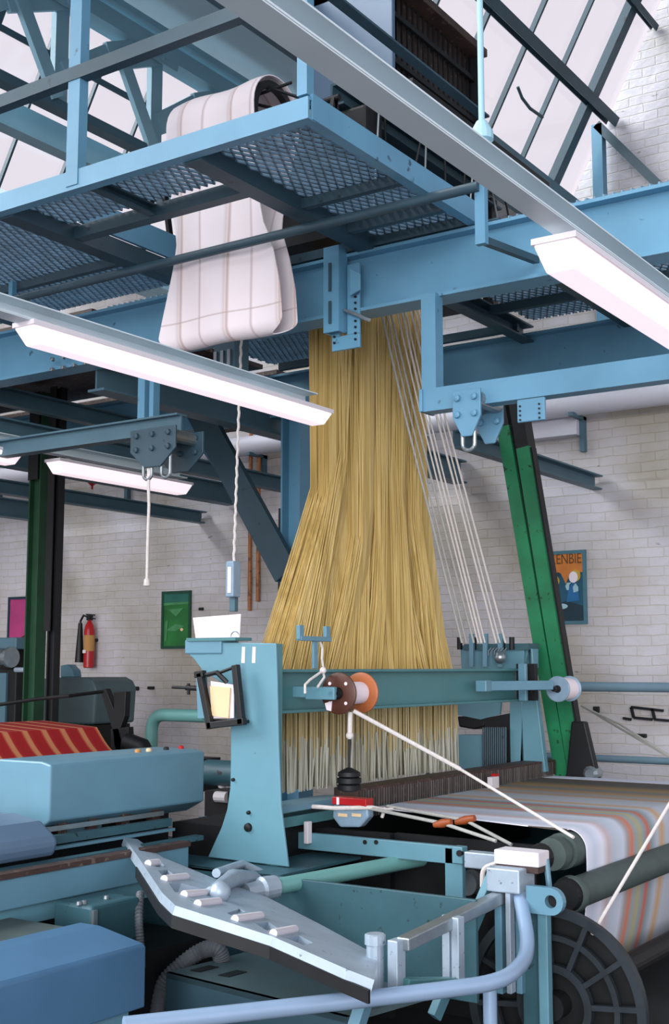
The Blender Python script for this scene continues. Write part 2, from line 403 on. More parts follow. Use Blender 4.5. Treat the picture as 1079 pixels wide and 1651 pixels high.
# the three tie beams that run to the ledge
for nm, px0, py0, X, y_from, lab in (('a', 0, 0, -3.78, 5.2, 'grey-green tie beam ending on the wall ledge right of the yellow harness'),
                               ('b', 0, 0, -5.95, 4.0, 'grey-green tie beam passing behind the dark diagonal strut and blue column'),
                               ('c', 0, 0, -7.95, 2.5, 'grey-green tie beam ending on the wall ledge above the green picture')):
    yf = 7.0 if X > -4 else y_from
    tag(MB().channel((X, yf, 3.13), (X, YW-.03, 3.13), .08, .12, .012).build('tie_beam', 'steel_mid', loc=(X, 7, 3.1)), lab, 'beam', 'tie beams running to the back wall')

# pipes on the wall
g = thing('wall_pipe', 'thick white insulated pipe running level high along the brick wall', 'pipe', (-6, YW-.15, 3.8))
MB().cyl((XL, YW-.17, 3.77), (XR, YW-.17, 3.77), .095, 20).build('pipe', 'pipe_white', g, smooth=True)
for x in (-11, -9, -7.2, -5.4, -3.9): MB().box((x-.02, YW-.28, 3.66), (x+.02, YW, 3.69)).box((x-.02, YW-.06, 3.4), (x+.02, YW, 3.69)).build('bracket', 'steel_mid', g)
for px, lab, yb in ((404, 'left one of two thin copper pipes running down the brick wall', 985), (417, 'right one of two thin copper pipes running down the brick wall', 970)):
    p0 = at(px+1, 690, Y=YW-.10); p1 = at(px, yb, Y=YW-.10)
    tag(MB().cyl(p0, V((p0.x, p0.y, p1.z)), .02, 10).build('copper_pipe', 'copper', loc=p1), lab, 'pipe', 'copper pipes on the wall')
p0 = at(454, 820, Y=YW-.12); p1 = at(452, 1000, Y=YW-.12)
tag(MB().cyl(p0, V((p0.x, p0.y, p1.z)), .03, 10).build('conduit', 'black', loc=p1), 'short black upright conduit on the wall beside the blue column', 'conduit')

# guard rails along the wall side
g = thing('guard_rail', 'two-pipe blue-grey guard rail crossing in front of the right end of the wall', 'rail', (-3.0, 8.6, 0))
for (a, rr) in ((1107, .036), (1221, .026)):
    p = at(930, a, Y=8.6); MB().cyl(V((-4.2, 8.6, p.z)), V((XR-.5, 8.6, p.z)), rr, 14).build('pipe', 'tube_grey', g, smooth=True)
for x in (-4.1, -1.5, 1.5): MB().cyl((x, 8.6, 0), (x, 8.6, 1.5), .03, 10).build('post', 'tube_grey', g)
yy = 6.6
pp = [at(245, 1230, Y=yy), at(245, 1152, Y=yy), at(332, 1147, Y=yy)]
pp[0] = V((pp[1].x, yy, 0)); pp[2].z = pp[1].z
tag(MB().tube(rounded(pp, .12, 6), .045, 14).build('bent_guard_rail', 'tube', loc=pp[0], smooth=True), 'teal pipe rail bent down at its left end behind the loom frame', 'rail')

# ================================================================== THE RAISED STEELWORK (one bolted structure)
Y1, Y2, YF = 4.9, 6.7, 3.53
ZB, ZT = 3.35, 3.65
g = thing('steel_gantry', 'blue steel mezzanine gantry with mesh walkways above the loom', 'gantry', (-5.2, 6.7, 0))
G = g
def part(mb, name, mat, **k): return mb.build(name, mat, G, **k)
part(MB().ibeam((-11.5, Y1, (ZB+ZT)/2), (XR-.2, Y1, (ZB+ZT)/2), .14, .3, .016, .02), 'main_beam', 'steel')
part(MB().ibeam((-11.5, Y2, (ZB+ZT)/2), (XR-.2, Y2, (ZB+ZT)/2), .14, .3, .016, .02), 'main_beam', 'steel')
# columns and knee braces
def flat(mb, p, q, w, t=.02): mb.bar(p, q, t, w, up=Z_); return mb
cx = -4.86
part(MB().ibeam((cx, Y2, 0), (cx, Y2, ZB), .16, .16, .014, .012, up=X_), 'column', 'steel')
for x in (-11.0, 1.5): part(MB().ibeam((x, Y2, 0), (x, Y2, ZB), .16, .16, .014, .012, up=X_), 'column', 'steel')
part(MB().channel(at(463, 925, Y=Y2-.12), at(306, 636, Y=Y2-.12), .05, .19, .015), 'knee_brace', 'steel_dk')
part(MB().channel(at(470, 905, Y=Y2+.15), at(322, 706, Y=Y2+.15), .04, .08, .012), 'knee_brace', 'steel_mid')
# cross beams between the main beams
for x in (-5.05, -7.6, -10.2):
    part(MB().ibeam((x, Y1+.08, ZB-.02), (x, YW-.02, ZB-.02), .13, .2, .014, .012), 'cross_beam', 'steel_mid')
bt = MB()
for k in range(4):
    for s in (-1, 1): bt.lathe((-5.18+.09*k-.06, Y1-.075+.0, ZB+.03+s*.03), (0,-1,0), [(0,.013),(.018,.011),(.02,.002)], 8)
part(bt, 'bolts', 'metal')
for x in (-6.2, -8.8):
    part(MB().channel((x, Y1+.08, ZB+.05), (x, Y2-.08, ZB+.05), .07, .12, .01), 'joist', 'steel_mid')
# walkway frames: long edge, returns and bearers
part(MB().channel((-9.0, YF, ZT+.045), (-2.5, YF, ZT+.045), .05, .085, .01, flip=-1), 'edge_beam', 'steel')
part(MB().channel((-2.52, YF, ZT+.055), (-2.52, Y1, ZT+.055), .05, .1, .01, flip=-1), 'edge_beam', 'steel')
for x in (-3.1, -4.2, -5.5, -6.8, -8.1): part(MB().channel((x, YF+.03, ZT+.04), (x, Y1-.03, ZT+.04), .09, .09, .01, flip=-1), 'bearer', 'steel_dk')
part(MB().channel((-3.655, YF+.03, ZT+.03), (-3.655, 3.93, ZT+.03), .04, .05, .008), 'bearer', 'steel_dk')
part(MB().angle((-4.2, 3.93, ZT), (-3.1, 3.93, ZT), .06, .06, .008, flip=-1), 'bearer', 'steel_dk')
for (x0, x1, y) in ((-3.1, -2.54, 4.25), (-3.1, -2.54, 4.62), (-4.2, -2.54, 4.84), (-6.8, -4.2, 4.35), (-8.1, -6.8, 4.35)):
    part(MB().bar((x0, y, ZT+.03), (x1, y, ZT+.03), .035, .045), 'bearer', 'steel_dk')
part(MB().box((-4.16, 3.96, ZT+.09), (-4.14, Y1-.06, ZT+.22)), 'kick_plate', 'steel')
def mesh_panel(x0, x1, y0, y1, z):
    """expanded diamond mesh cut to a rectangle"""
    mb = MB(); s = .042; t = .0075; k = .5
    w = x1-x0; h = y1-y0
    for sg in (1, -1):
        c = -h*k - s
        while c < w + h*k + s:
            # line x = c + sg*k*(y)  (diamonds longer in y)
            xa = c if sg > 0 else c; ya, yb = 0, h
            xb = xa + sg*k*h
            if sg < 0: xa += 0
            def clip(xa, ya, xb, yb):
                t0, t1 = 0, 1; dx = xb-xa
                for lim, sgn in ((0, 1), (w, -1)):
                    a_ = (xa-lim)*sgn; b_ = (xb-lim)*sgn
                    if a_ < 0 and b_ < 0: return None
                    if a_ < 0: t0 = max(t0, a_/(a_-b_))
                    if b_ < 0: t1 = min(t1, a_/(a_-b_))
                return (t0, t1) if t1 - t0 > .02 else None
            r = clip(xa, ya, xb, yb)
            if r:
                p = V((x0+xa+(xb-xa)*r[0], y0+h*r[0], z)); q = V((x0+xa+(xb-xa)*r[1], y0+h*r[1], z))
                mb.bar(p, q, t, .012)
            c += s
    return mb
for (x0, x1, y0, y1) in ((-3.06, -2.56, YF+.04, 4.86), (-4.16, -3.14, YF+.04, 3.91), (-5.46, -4.24, YF+.04, 4.86), (-6.76, -5.54, YF+.04, 4.86), (-8.06, -6.84, YF+.04, 4.86),
                         (-3.06, -2.5, 4.98, 6.6), (-2.44, -1.4, 4.98, 6.6), (-1.3, .3, 4.98, 6.6), (-3.4, -3.1, 4.98, 5.05),
                         (-5.0, -3.85, 4.98, 6.6)):
    part(mesh_panel(x0, x1, y0, y1, ZT+.065), 'deck_mesh', 'grate')
# solid deck further left behind the main beam (dark boards)
part(MB().box((-11, Y1+.08, ZT+.05), (-5.1, Y2-.08, ZT+.08)), 'deck_board', 'brown')
part(MB().box((-11, Y2+.08, ZT+.05), (-5.1, 8.3, ZT+.08)), 'deck_board', 'brown')
for x in (-3.12, -2.47, -1.35, .35): part(MB().channel((x, Y1+.02, ZT), (x, Y2-.02, ZT), .08, .1, .01), 'bearer', 'steel_dk')
for (x0, x1, y) in ((-3.1, -2.47, 5.55), (-2.47, -1.35, 5.45), (-2.47, -1.35, 6.1), (-3.1, -2.47, 6.15), (-1.35, .35, 5.7), (-4.9, -3.12, 5.2), (-4.9, -3.12, 6.55), (-4.9, -4.2, 5.8)):
    part(MB().bar((x0, y, ZT+.02), (x1, y, ZT+.02), .035, .05), 'bearer', 'steel_dk')
# handrail
for x in (-2.53, -3.66, -5.0, -6.4, -7.8):
    if x == -2.53: part(MB().bar((x, YF, ZT+.1), (x, YF, ZT+.62), .045, .045, up=Y_), 'rail_post', 'steel')
    else: part(MB().angle((x-.03, YF-.03, ZT+.02), (x-.03, YF-.03, ZT+1.25), .07, .05, .01, up=Y_), 'rail_post', 'steel')
part(MB().bar((-9, YF-.01, 4.17), (-2.5, YF-.01, 4.17), .05, .06), 'handrail', 'steel_dk')
part(MB().bar((-9, YF-.01, 4.83), (-2.5, YF-.01, 4.83), .05, .06), 'handrail', 'steel_dk')
part(MB().angle((-2.5, YF, 4.17), (-2.5, 4.88, 4.17), .05, .05, .01), 'handrail', 'steel_dk')

# long round bar in front of the card loop
a = at(22, 487, Y=4.3); b_ = at(772, 295, Y=4.3); b_.z = a.z = (a.z+b_.z)/2
g = thing('round_bar', 'long dark round bar crossing in front of the hanging card loop', 'bar', b_)
MB().cyl(a, b_, .022, 14).build('bar', 'steel_dk', g, smooth=True)
MB().bar(b_ + V((0,.02,.01)), V((b_.x, b_.y+.02, ZT-.30)), .045, .03, up=Y_).build('hanger', 'steel', g)
# bracket: second hanger reaches back to the gantry
MB().bar(V((b_.x, b_.y+.02, ZT-.28)), V((b_.x, Y1-.06, ZT-.22)), .03, .03).build('arm', 'steel_dk', g)
MB().bar(V((-5.0, 4.3, a.z)), V((-5.0, 4.3, ZT+.04)), .03, .03, up=Y_).build('hanger', 'steel', g)

# slotted bracket on the main beam
g = thing('slotted_bracket', 'light blue slotted adjusting bracket clamped on the main beam above the harness', 'bracket', at(550, 500, Y=Y1-.12))
yb = Y1-.1
p = lambda x, y: at(x, y, Y=yb)
xs = [p(534, 480).x, p(573, 480).x]; zt = p(552, 398).z; zb = p(552, 562).z
MB().channel(V((xs[0]*.5+xs[1]*.5-.045, yb, zb+.08)), V((xs[0]*.5+xs[1]*.5-.045, yb, zt)), .075, .09, .012, up=X_, flip=1).build('upright', 'steel', g)
b = MB(); xm = (xs[0]+xs[1])/2
b.box((xs[0]-.01, yb+.02, zb+.07), (xm-.035, yb+.035, zb+.42)).box((xm+.01, yb+.02, zb+.07), (xs[1]+.01, yb+.035, zb+.42)).box((xs[0]-.01, yb+.02, zb), (xs[1]+.01, yb+.038, zb+.07))
b.build('slotted_plate', 'steel', g, bevel=.003)
for k in range(8):
    for x in (xs[0]+.008, xs[1]-.01): MB().cyl((x, yb+.012, zb+.04+.03*k), (x, yb+.022, zb+.04+.03*k), .006, 8).build('hole', 'black', g)
MB().bar((xm-.045, yb-.048, zb+.12), (xm-.045, yb-.048, zb+.23), .014, .006, up=Y_).build('slot', 'steel_dk', g)
MB().bar((xm-.045, yb-.048, zb+.28), (xm-.045, yb-.048, zb+.42), .014, .006, up=Y_).build('slot', 'steel_dk', g)
MB().tube([p(556, 500), p(575, 507), p(590, 514), p(596, 516)], .009, 8).build('lever', 'metal', g, label='bright metal lever')
MB().prism([V((xm+.05, yb-.02, zt-.12)), V((xm+.11, yb-.02, zt-.16)), V((xm+.11, yb-.02, zt-.24)), V((xm+.05, yb-.02, zt-.26))], (0, .012, 0)).build('lug', 'steel', g, bevel=.003)
# grey bracket behind the lamp on the beam underside
q = at(371, 568, Y=Y1)
g = thing('beam_clamp', 'grey-blue ribbed clamp under the main beam below the card loop', 'clamp', q)
MB().box((q.x-.06, Y1-.06, ZB-.2), (q.x+.08, Y1+.06, ZB)).build('body', 'steel_mid', g, bevel=.004)
for k in range(3): MB().box((q.x-.05+.045*k, Y1-.075, ZB-.19), (q.x-.03+.045*k, Y1-.06, ZB-.07)).build('rib', 'metal', g)

# ---- hoist rails, left and right
def rail_end(mb, p, s): return mb
YH = 4.86
zr0 = at(293, 697, Y=YH).z; zr1 = zr0 + .10
g = thing('hoist_rail', 'blue hoist I-rail at left, its open end beside the trolley, green towards the edge', 'hoist rail', (-4.3, YH, zr0), 'hoist rails')
xe = at(293, 697, Y=YH).x
MB().ibeam((-6.0, YH, (zr0+zr1)/2), (xe, YH, (zr0+zr1)/2), .08, .10, .01, .01).build('rail', 'steel_mid', g)
MB().ibeam((-9.5, YH, (zr0+zr1)/2), (-6.0, YH, (zr0+zr1)/2), .08, .10, .01, .01).build('rail_extension', 'green_dk', g, label='green-painted rail extension')
xx = at(240, 660, Y=YH).x
MB().channel((xx-.03, YH, zr1), (xx-.03, YH, ZB), .06, .05, .008, up=X_).channel((xx+.04, YH, zr1), (xx+.04, YH, ZB), .05, .03, .008, up=X_).build('hanger', 'steel', g)
MB().box((-8.4, YH-.03, zr1), (-8.34, YH+.03, ZB)).build('hanger', 'steel', g)
z0 = at(689, 669, Y=YH).z; z1 = z0 + .105; x0 = at(684, 650, Y=YH-.04).x
g = thing('hoist_rail', 'light blue hoist rail at right with a closed square end beside the harness', 'hoist rail', (-2.8, YH, z0), 'hoist rails')
MB().channel((x0, YH-.03, (z0+z1)/2), (XR-.3, YH-.03, (z0+z1)/2), .08, .105, .012, flip=-1).build('rail', 'steel', g)
MB().box((x0-.005, YH-.08, z0), (x0+.012, YH+.04, z1)).build('end_plate', 'steel', g, bevel=.003)
MB().channel((x0+.04, YH-.03, z1), (x0+.04, YH-.03, ZB+.01), .07, .075, .01, up=X_).build('hanger', 'steel', g)
# trolleys
def trolley(cpx, cpy, wide, lab, light):
    c = at(cpx, cpy, Y=YH-.09)
    g = thing('hoist_trolley', lab, 'trolley', c, 'hoist trolleys')
    mt = 'steel' if light else 'steel_dk'
    w = wide
    for s, yy in ((1, YH-.12), (-1, YH+.1)):
        pl = [V((c.x-w, yy, c.z+.09)), V((c.x+w, yy, c.z+.09)), V((c.x+w, yy, c.z-.03)), V((c.x+w*.35, yy, c.z-.12)), V((c.x-w*.35, yy, c.z-.12)), V((c.x-w, yy, c.z-.03))]
        m = MB().prism(pl, (0, .014, 0)); f = m.build('side_plate', mt, g, bevel=.004)
        for ax in (-.7, 0, .7) if w > .12 else (-.6, .6):
            for az in (.055, -.02): MB().lathe((c.x+ax*w, yy-.0, c.z+az), (0,-1,0), [(0,.017),(.014,.015),(.018,.004)], 8).build('bolt', mt, f)
    for ax in (-.55, .55):
        MB().cyl((c.x+ax*w, YH-.1, c.z+.05), (c.x+ax*w, YH+.1, c.z+.05), .035, 14).build('wheel', 'metal', g)
    for ax in ((-.3, .5) if w > .12 else (0,)):
        rr = .03
        pts_ = [V((c.x+ax*w-rr, YH-.1, c.z-.06)), V((c.x+ax*w-rr, YH-.1, c.z-.14))] + arc((c.x+ax*w, YH-.1, c.z-.15), rr, PI, 2*PI, 8, X_, Z_) + [V((c.x+ax*w+rr, YH-.1, c.z-.14)), V((c.x+ax*w+rr, YH-.1, c.z-.06))]
        MB().tube(pts_, .009, 8).build('shackle', 'metal', g)
    return c
ct = trolley(252, 718, .16, 'dark multi-bolt trolley with two shackles at the end of the left hoist rail', False)
cr = trolley(757, 662, .07, 'light blue trolley with a round hook under the right hoist rail', True)
q = at(856, 665, Y=YH-.08)
g = thing('rail_stop', 'small blue perforated plate under the right hoist rail above the green legs', 'stop plate', q)
MB().box((q.x-.06, YH-.09, q.z-.04), (q.x+.07, YH-.075, q.z+.06)).build('plate', 'steel', g, bevel=.004)
hb = MB()
for k in range(4):
    for s in (-1, 1): hb.cyl((q.x+s*.045, YH-.094, q.z-.03+.02*k), (q.x+s*.045, YH-.088, q.z-.03+.02*k), .005, 8)
hb.build('holes', 'black', g)
# pull cords
a = at(239, 766, Y=YH-.1); b_ = at(237, 935, Y=YH-.1)
g = thing('pull_cord', 'white pull cord with a small end tassel hanging from the left trolley', 'cord', a)
MB().tube([a+V((0,0,.05)), a.lerp(b_,.3)+V((.008,0,0)), a.lerp(b_,.65)+V((.002,0,0)), b_], .008, 8).tube([a+V((.02,0,.05)), a.lerp(b_,.12), a.lerp(b_,.3)+V((.01,0,0))], .007, 8).build('cord', 'cord', g)
MB().lathe(b_, (0,0,-1), [(-.01,.008),(0,.016),(.03,.018),(.035,.006)], 10).build('tassel', 'cord', g)
a = at(389, 548, Y=Y1-.1); b_ = at(377, 905, Y=Y1-.1); b_.y = a.y
g = thing('hanging_switch', 'pale grey control box hanging on a twisted cable left of the harness', 'switch', b_)
ch = MB(); n = 60
ch.tube([a.lerp(b_, i/n) + V((.0025*math.sin(i*1.9), .0025*math.cos(i*1.9), 0)) for i in range(n+1)], .007, 6)
ch.build('cable', 'cord', g)
MB().box((b_.x-.028, b_.y-.03, b_.z-.18), (b_.x+.022, b_.y+.03, b_.z)).build('box', 'plastic', g, bevel=.006)
MB().box((b_.x-.012, b_.y-.034, b_.z-.16), (b_.x+.01, b_.y-.03, b_.z-.03)).build('button_plate', 'paper', g, bevel=.001)
MB().box((b_.x-.035, b_.y+.01, b_.z-.25), (b_.x-.0, b_.y+.04, b_.z-.05)).build('bracket', 'steel_mid', g, bevel=.003)

# ---- green posts left
for (px, w, mt, lab, yy) in ((59, .12, 'green_dk', 'dark green upright column standing behind the red striped cloth', 6.15), (89, .075, 'black', 'black upright column standing just right of the dark green one', 6.1)):
    c = at(px, 950, Y=yy)
    g = thing('column', lab, 'column', (c.x, yy, 0), 'paired columns at left')
    MB().ibeam((c.x, yy, 0), (c.x, yy, ZT), w*.8, w, .014, .014, up=X_).build('shaft', mt, g)
    MB().box((c.x-.12, yy-.12, 0), (c.x+.12, yy+.12, .02)).build('base_plate', mt, g)
    MB().box((c.x-w*.42, yy-.07, 3.0 if px < 70 else 1.9), (c.x+w*.42, yy-.062, ZT)).build('upper_plate', 'black', g)
# green leaning legs right
for (a, b_, lab, bl) in (((812, 660), (908, 1228), 'left one of two green leaning channel legs with a black top', 672), ((838, 660), (930, 1228), 'right one of two green leaning channel legs by the wall poster', 706)):
    pa = at(a[0], a[1], Y=7.45); pb = at(b_[0], b_[1], Y=7.45); d = (pb-pa)
    top = pa - d*.12; foot = pa + d*((0-pa.z)/d.z)
    g = thing('leaning_leg', lab, 'leg', foot, 'green leaning legs')
    mid = pa + d*((at(a[0]+3, bl+18, Y=7.45).z - pa.z)/d.z)
    MB().channel(foot, mid, .09, .12, .02, up=Y_).build('channel', 'green', g)
    MB().channel(mid, top, .09, .12, .02, up=Y_).build('top_section', 'dark', g, label='black top section')
    MB().bar(foot + V((.052,0,0)), mid + V((.052,0,0)), .014, .07, up=Y_).build('flange', 'dark', g)
    MB().box((foot.x-.12, foot.y-.12, 0), (foot.x+.12, foot.y+.12, .015)).build('foot_plate', 'green_dk', g)
q = at(935, 1215, Y=7.35)
g = thing('leg_clamp', 'oily black clamp at the lower end of the green leaning legs', 'clamp', (q.x, q.y, 0))
MB().prism([V((q.x-.1, q.y-.03, q.z-.25)), V((q.x+.14, q.y-.03, q.z-.2)), V((q.x+.05, q.y-.03, q.z+.2)), V((q.x-.04, q.y-.03, q.z+.2))], (0, .06, 0)).build('jaw', 'dark', g, bevel=.01)
MB().box((q.x-.03, q.y-.03, 0), (q.x+.05, q.y+.03, q.z-.15)).build('stand', 'dark', g)
MB().lathe((q.x+.08, q.y-.05, q.z-.12), Y_, [(0,.03),(.02,.05),(.1,.05),(.12,.03)], 12).build('nut', 'metal', g)

# ---- lighting trunking and fluorescent lamps
def trunking(X, y0, y1, z0, lab, w=.078):
    g = thing('lighting_trunking', lab, 'trunking', (X, y0, z0), 'lighting trunking')
    MB().channel((X, y0, z0+.03), (X, y1, z0+.03), w, .06, .005, up=(0,0,1)).build('channel', 'trunk', g)
    MB().box((X-w/2+.002, y0, z0-.004), (X+w/2-.002, y1, z0+.0)).build('cover_strip', 'trunk', g)
    return g
def lamp(X, y0, y1, z, lab, w=.13, h=.075):
    g = thing('fluorescent_lamp', lab, 'lamp', (X, (y0+y1)/2, z), 'fluorescent lamps on the trunking')
    c = .045
    # trough reflector with chamfered ends
    vs = [(X-w/2, y0+c, z), (X+w/2, y0+c, z), (X+w/2, y1-c, z), (X-w/2, y1-c, z), (X-w*.28, y0, z+h), (X+w*.28, y0, z+h), (X+w*.28, y1, z+h), (X-w*.28, y1, z+h)]
    vs = [(X-w*.35, y0+c, z), (X+w*.35, y0+c, z), (X+w*.35, y1-c, z), (X-w*.35, y1-c, z), (X-w/2, y0, z+h), (X+w/2, y0, z+h), (X+w/2, y1, z+h), (X-w/2, y1, z+h)]
    MB().add(vs, [(0,3,2,1),(4,5,6,7),(0,1,5,4),(1,2,6,5),(2,3,7,6),(3,0,4,7)]).build('diffuser', 'lamp', g, bevel=.006)
    MB().box((X-w/2-.004, y0-.004, z+h), (X+w/2+.004, y1+.004, z+h+.018)).build('housing', 'white', g)
    for y in (y0+.12, y1-.12): MB().box((X-.02, y-.015, z+h+.018), (X+.02, y+.015, z+h+.035)).build('clip', 'cord_grey', g)
# near trunk: fix plane from the photo line
a = at(940, 372, Z=2.86)
XT1 = -1.38; trunking(XT1, .9, 6.2, 2.905, 'thick pale trunking crossing the top of the picture towards the right lamp')
y_l = at(893, 385, X=XT1).y
lamp(XT1+.0, y_l, y_l+1.85, 2.775, 'white fluorescent lamp at the right edge under the thick pale trunking')
p0 = at(777, 205, X=XT1)
g = thing('suspension_rod', 'pale vertical rod carrying the near trunking from the roof', 'rod', (XT1, p0.y, 2.99))
MB().cyl((XT1, p0.y, 2.99), (XT1, p0.y, 6.2), .008, 12).build('rod', 'truss', g, smooth=True)
MB().lathe((XT1, p0.y, 2.99), Z_, [(0,.03),(.02,.03),(.05,.014)], 14).build('socket', 'truss', g)
XT2 = -3.3
trunking(XT2, 1.9, 4.66, 2.87, 'pale trunking in the middle carrying the long lamp left of the harness')
y_l = at(38, 540, X=XT2).y
lamp(XT2, y_l, at(522, 688, X=XT2).y, 2.79, 'long lit fluorescent lamp whose end overlaps the yellow harness', .105, .06)
XT3 = -5.75
trunking(XT3, 3.4, 6.55, 2.98, 'pale trunking far left above the distant lamp')
lamp(XT3, at(85, 738, X=XT3).y, at(300, 770, X=XT3).y, 2.86, 'distant fluorescent lamp below the left hoist rail', .13, .07)
lamp(XT3, 2.4, at(27, 712, X=XT3).y, 2.86, 'fluorescent lamp cut off by the left edge of the picture', .13, .07)
# ================================================================== JACQUARD MACHINE ON THE GANTRY
g = thing('jacquard_machine', 'dark jacquard machine with a blue end panel standing on the gantry above the harness', 'machine', (-3.5, 5.8, ZT+.15))
JX0, JX1, JY0, JY1 = -3.85, -3.3, 5.42, 6.48
MB().box((JX0, JY0, 4.55), (JX1, JY0+.03, 6.2)).build('end_panel', 'cover3', g, bevel=.006)
MB().box((JX0, JY1-.03, 4.55), (JX1, JY1, 5.42)).build('end_panel', 'dark', g, bevel=.006)
MB().box((JX0+.05, JY0+.03, 4.6), (JX1-.08, JY1-.03, 5.42)).build('needle_box', 'brown', g, bevel=.004)
b = MB()
for k in range(16): b.bar((JX1-.06, JY0+.08+.06*k, 4.62), (JX1-.06, JY0+.08+.06*k, 5.40), .012, .012, up=Y_)
for z in (4.72, 4.98, 5.25): b.bar((JX1-.045, JY0+.03, z), (JX1-.045, JY1-.03, z), .02, .03)
b.build('needle_rods', 'dark', g)
MB().box((JX0, JY0, 5.40), (JX1+.03, JY1+.02, 5.45)).build('lid', 'brown', g, bevel=.004)
MB().channel((JX1+.02, 4.85, 4.5), (JX1+.02, 6.6, 4.5), .08, .12, .012).build('front_rail', 'steel_dk', g)
for y in (5.05, 6.55):
    for x in (JX0, JX1): MB().bar((x, y, ZT+.12), (x, y, 4.5), .07, .07, up=Y_).build('leg', 'dark', g)
b = MB()
rnd = random.Random(3)
MB().box((JX0+.02, 5.05, 3.95), (JX1-.05, 6.55, 4.5)).build('knife_box', 'dark', g, bevel=.005)
for k in range(26):
    y = 5.08 + k*.056; h = rnd.uniform(.1, .35)
    b.cyl((JX1+rnd.uniform(-.03,.05), y, 4.05-h*.5), (JX1+rnd.uniform(-.03,.05), y, 4.35), .009, 6)
b.build('hook_rods', 'dark', g)
b = MB()
for k in range(9):
    y = 5.15 + k*.16; b.lathe((JX1+.06, y, 3.92+rnd.uniform(0,.2)), Z_, [(0,.012),(.03,.02),(.05,.008)], 8)
b.build('spring_hooks', 'metal', g)
for k in range(11):
    y = 4.95 + k*.15; z = 3.84 + rnd.uniform(0, .22)
    MB().cyl((-3.05+rnd.uniform(-.12,.06), y, z), (-3.05+rnd.uniform(-.12,.06), y+.01, 4.5), .006, 6).lathe((-3.05, y, z), Z_, [(0,.012),(.02,.022),(.04,.01)], 8).build('hanging_hook', 'metal' if k % 3 == 0 else 'dark', g)
MB().box((-3.2, 4.95, 4.48), (-2.9, 6.55, 4.52)).build('hook_plate', 'dark', g)
for z in (3.86,): MB().bar((JX0+.2, 5.0, z), (JX0+.2, 6.6, z), .5, .06).build('grid_board', 'dark', g)
MB().box((-3.45, 4.87, 4.15), (-3.12, 5.03, 4.42)).build('motor', 'dark', g, bevel=.02)
# rods between cradle and machine (crossed)
q = thing('card_cradle', 'thin dark crossed rods and black drum ring carrying the card loop on the walkway', 'cradle', (-3.4, 4.5, ZT+.1))
for a, b_ in (((408,133),(485,158)), ((410,155),(470,133)), ((412,168),(447,176))):
    MB().tube([at(*a, Y=4.5), at(*b_, Y=4.5)], .008, 8).build('rod', 'dark', q)
CYc, CZc, CR = 4.56, 4.31, .19
CXA, CXB = at(268, 200, Y=CYc-CR).x, at(402, 160, Y=CYc-CR).x
RM = MB(); RM.lathe((CXB-.02, CYc, CZc), X_, [(0, CR-.015), (.035, CR-.015), (.035, CR-.05), (0, CR-.05)], 36, close=False); RM.build('drum_ring', 'black', q)
RM = MB(); RM.lathe((CXA, CYc, CZc), X_, [(0, CR-.015), (.03, CR-.015), (.03, CR-.05), (0, CR-.05)], 36, close=False); RM.build('drum_ring', 'black', q)
MB().cyl((-4.22, CYc, CZc), (-3.07, CYc, CZc), .015, 12).build('axle', 'dark', q)
for x in (-4.2, -3.1):
    MB().bar((x, CYc-.12, ZT+.09), (x, CYc, CZc), .02, .03, up=Y_).bar((x, CYc+.12, ZT+.09), (x, CYc, CZc), .02, .03, up=Y_).build('stand', 'dark', q)
# card loop (endless sheet)
M['cards'] = mat_stripes('white_card_sheet', 0, [(0,(226,214,214)), (.05,(190,168,164)), (.09,(232,222,224)), (.45,(228,218,222)), (.48,(196,180,182)), (.52,(232,222,226)), (.93,(224,216,220)), (1,(205,192,192))], 3.3, .3, cross=(2, 3.3, .028, (176,156,152)))
rows = []
zb_ = at(355, 550, Y=4.40).z + .06
nseg = 16
def xs_at(z):
    f = max(0, min(1, (CZc+.1 - z) / (CZc+.1 - zb_)))
    l = -3.86 + .04*f + .0*f; r = -3.17 + .02*math.sin(f*3)
    kk = [(4.3, 264, 410), (3.95, 272, 416), (3.72, 284, 424), (3.6, 280, 440), (3.4, 268, 452), (3.25, 259, 455), (3.1, 262, 452)]
    zz = max(3.1, min(4.3, z))
    for i in range(len(kk)-1):
        if kk[i][0] >= zz >= kk[i+1][0]:
            t = (kk[i][0]-zz)/(kk[i][0]-kk[i+1][0]); pl = kk[i][1]*(1-t)+kk[i+1][1]*t; pr_ = kk[i][2]*(1-t)+kk[i+1][2]*t
    yp = CYc - CR
    def inv(px):
        k = (px-CX)/1910.0; return yp*(-math.sin(T)+k*math.cos(T))/(math.cos(T)+k*math.sin(T))
    l, r = inv(pl), inv(pr_)
    return l, r
path = []
for i in range(nseg+1): a = PI*i/nseg; path.append((CYc - CR*math.cos(a), CZc + CR*math.sin(a)))
for i in range(1, 14): f = i/14; path.append((CYc + CR + (.12-2*CR)*min(1, f*1.6), CZc + (zb_-CZc)*f))
for i in range(nseg+1): a = PI*i/nseg; path.append((CYc - CR + .06 + .06*math.cos(a) , zb_ - .06*math.sin(a)))
for i in range(1, 14): f = 1 - i/14; path.append((CYc - CR, CZc + (zb_-CZc)*f))
path.append(path[0])
for (y, z) in path:
    l, r = xs_at(z)
    if z < zb_:
        t = (zb_-z)/.06; l += .05*t*t; r -= .09*t*t*t
    row = []
    for j in range(15):
        u = j/14; x = l + (r-l)*u; row.append(V((x, y + .012*math.sin(u*9+z*2), z - (.0 if z > zb_ else .0))))
    rows.append(row)
tag(MB().sheet(rows, .005).build('card_loop', 'cards', smooth=True, loc=(-3.5, 4.5, 3.3)), 'white checked endless card sheet looping down through the walkway', 'card chain')

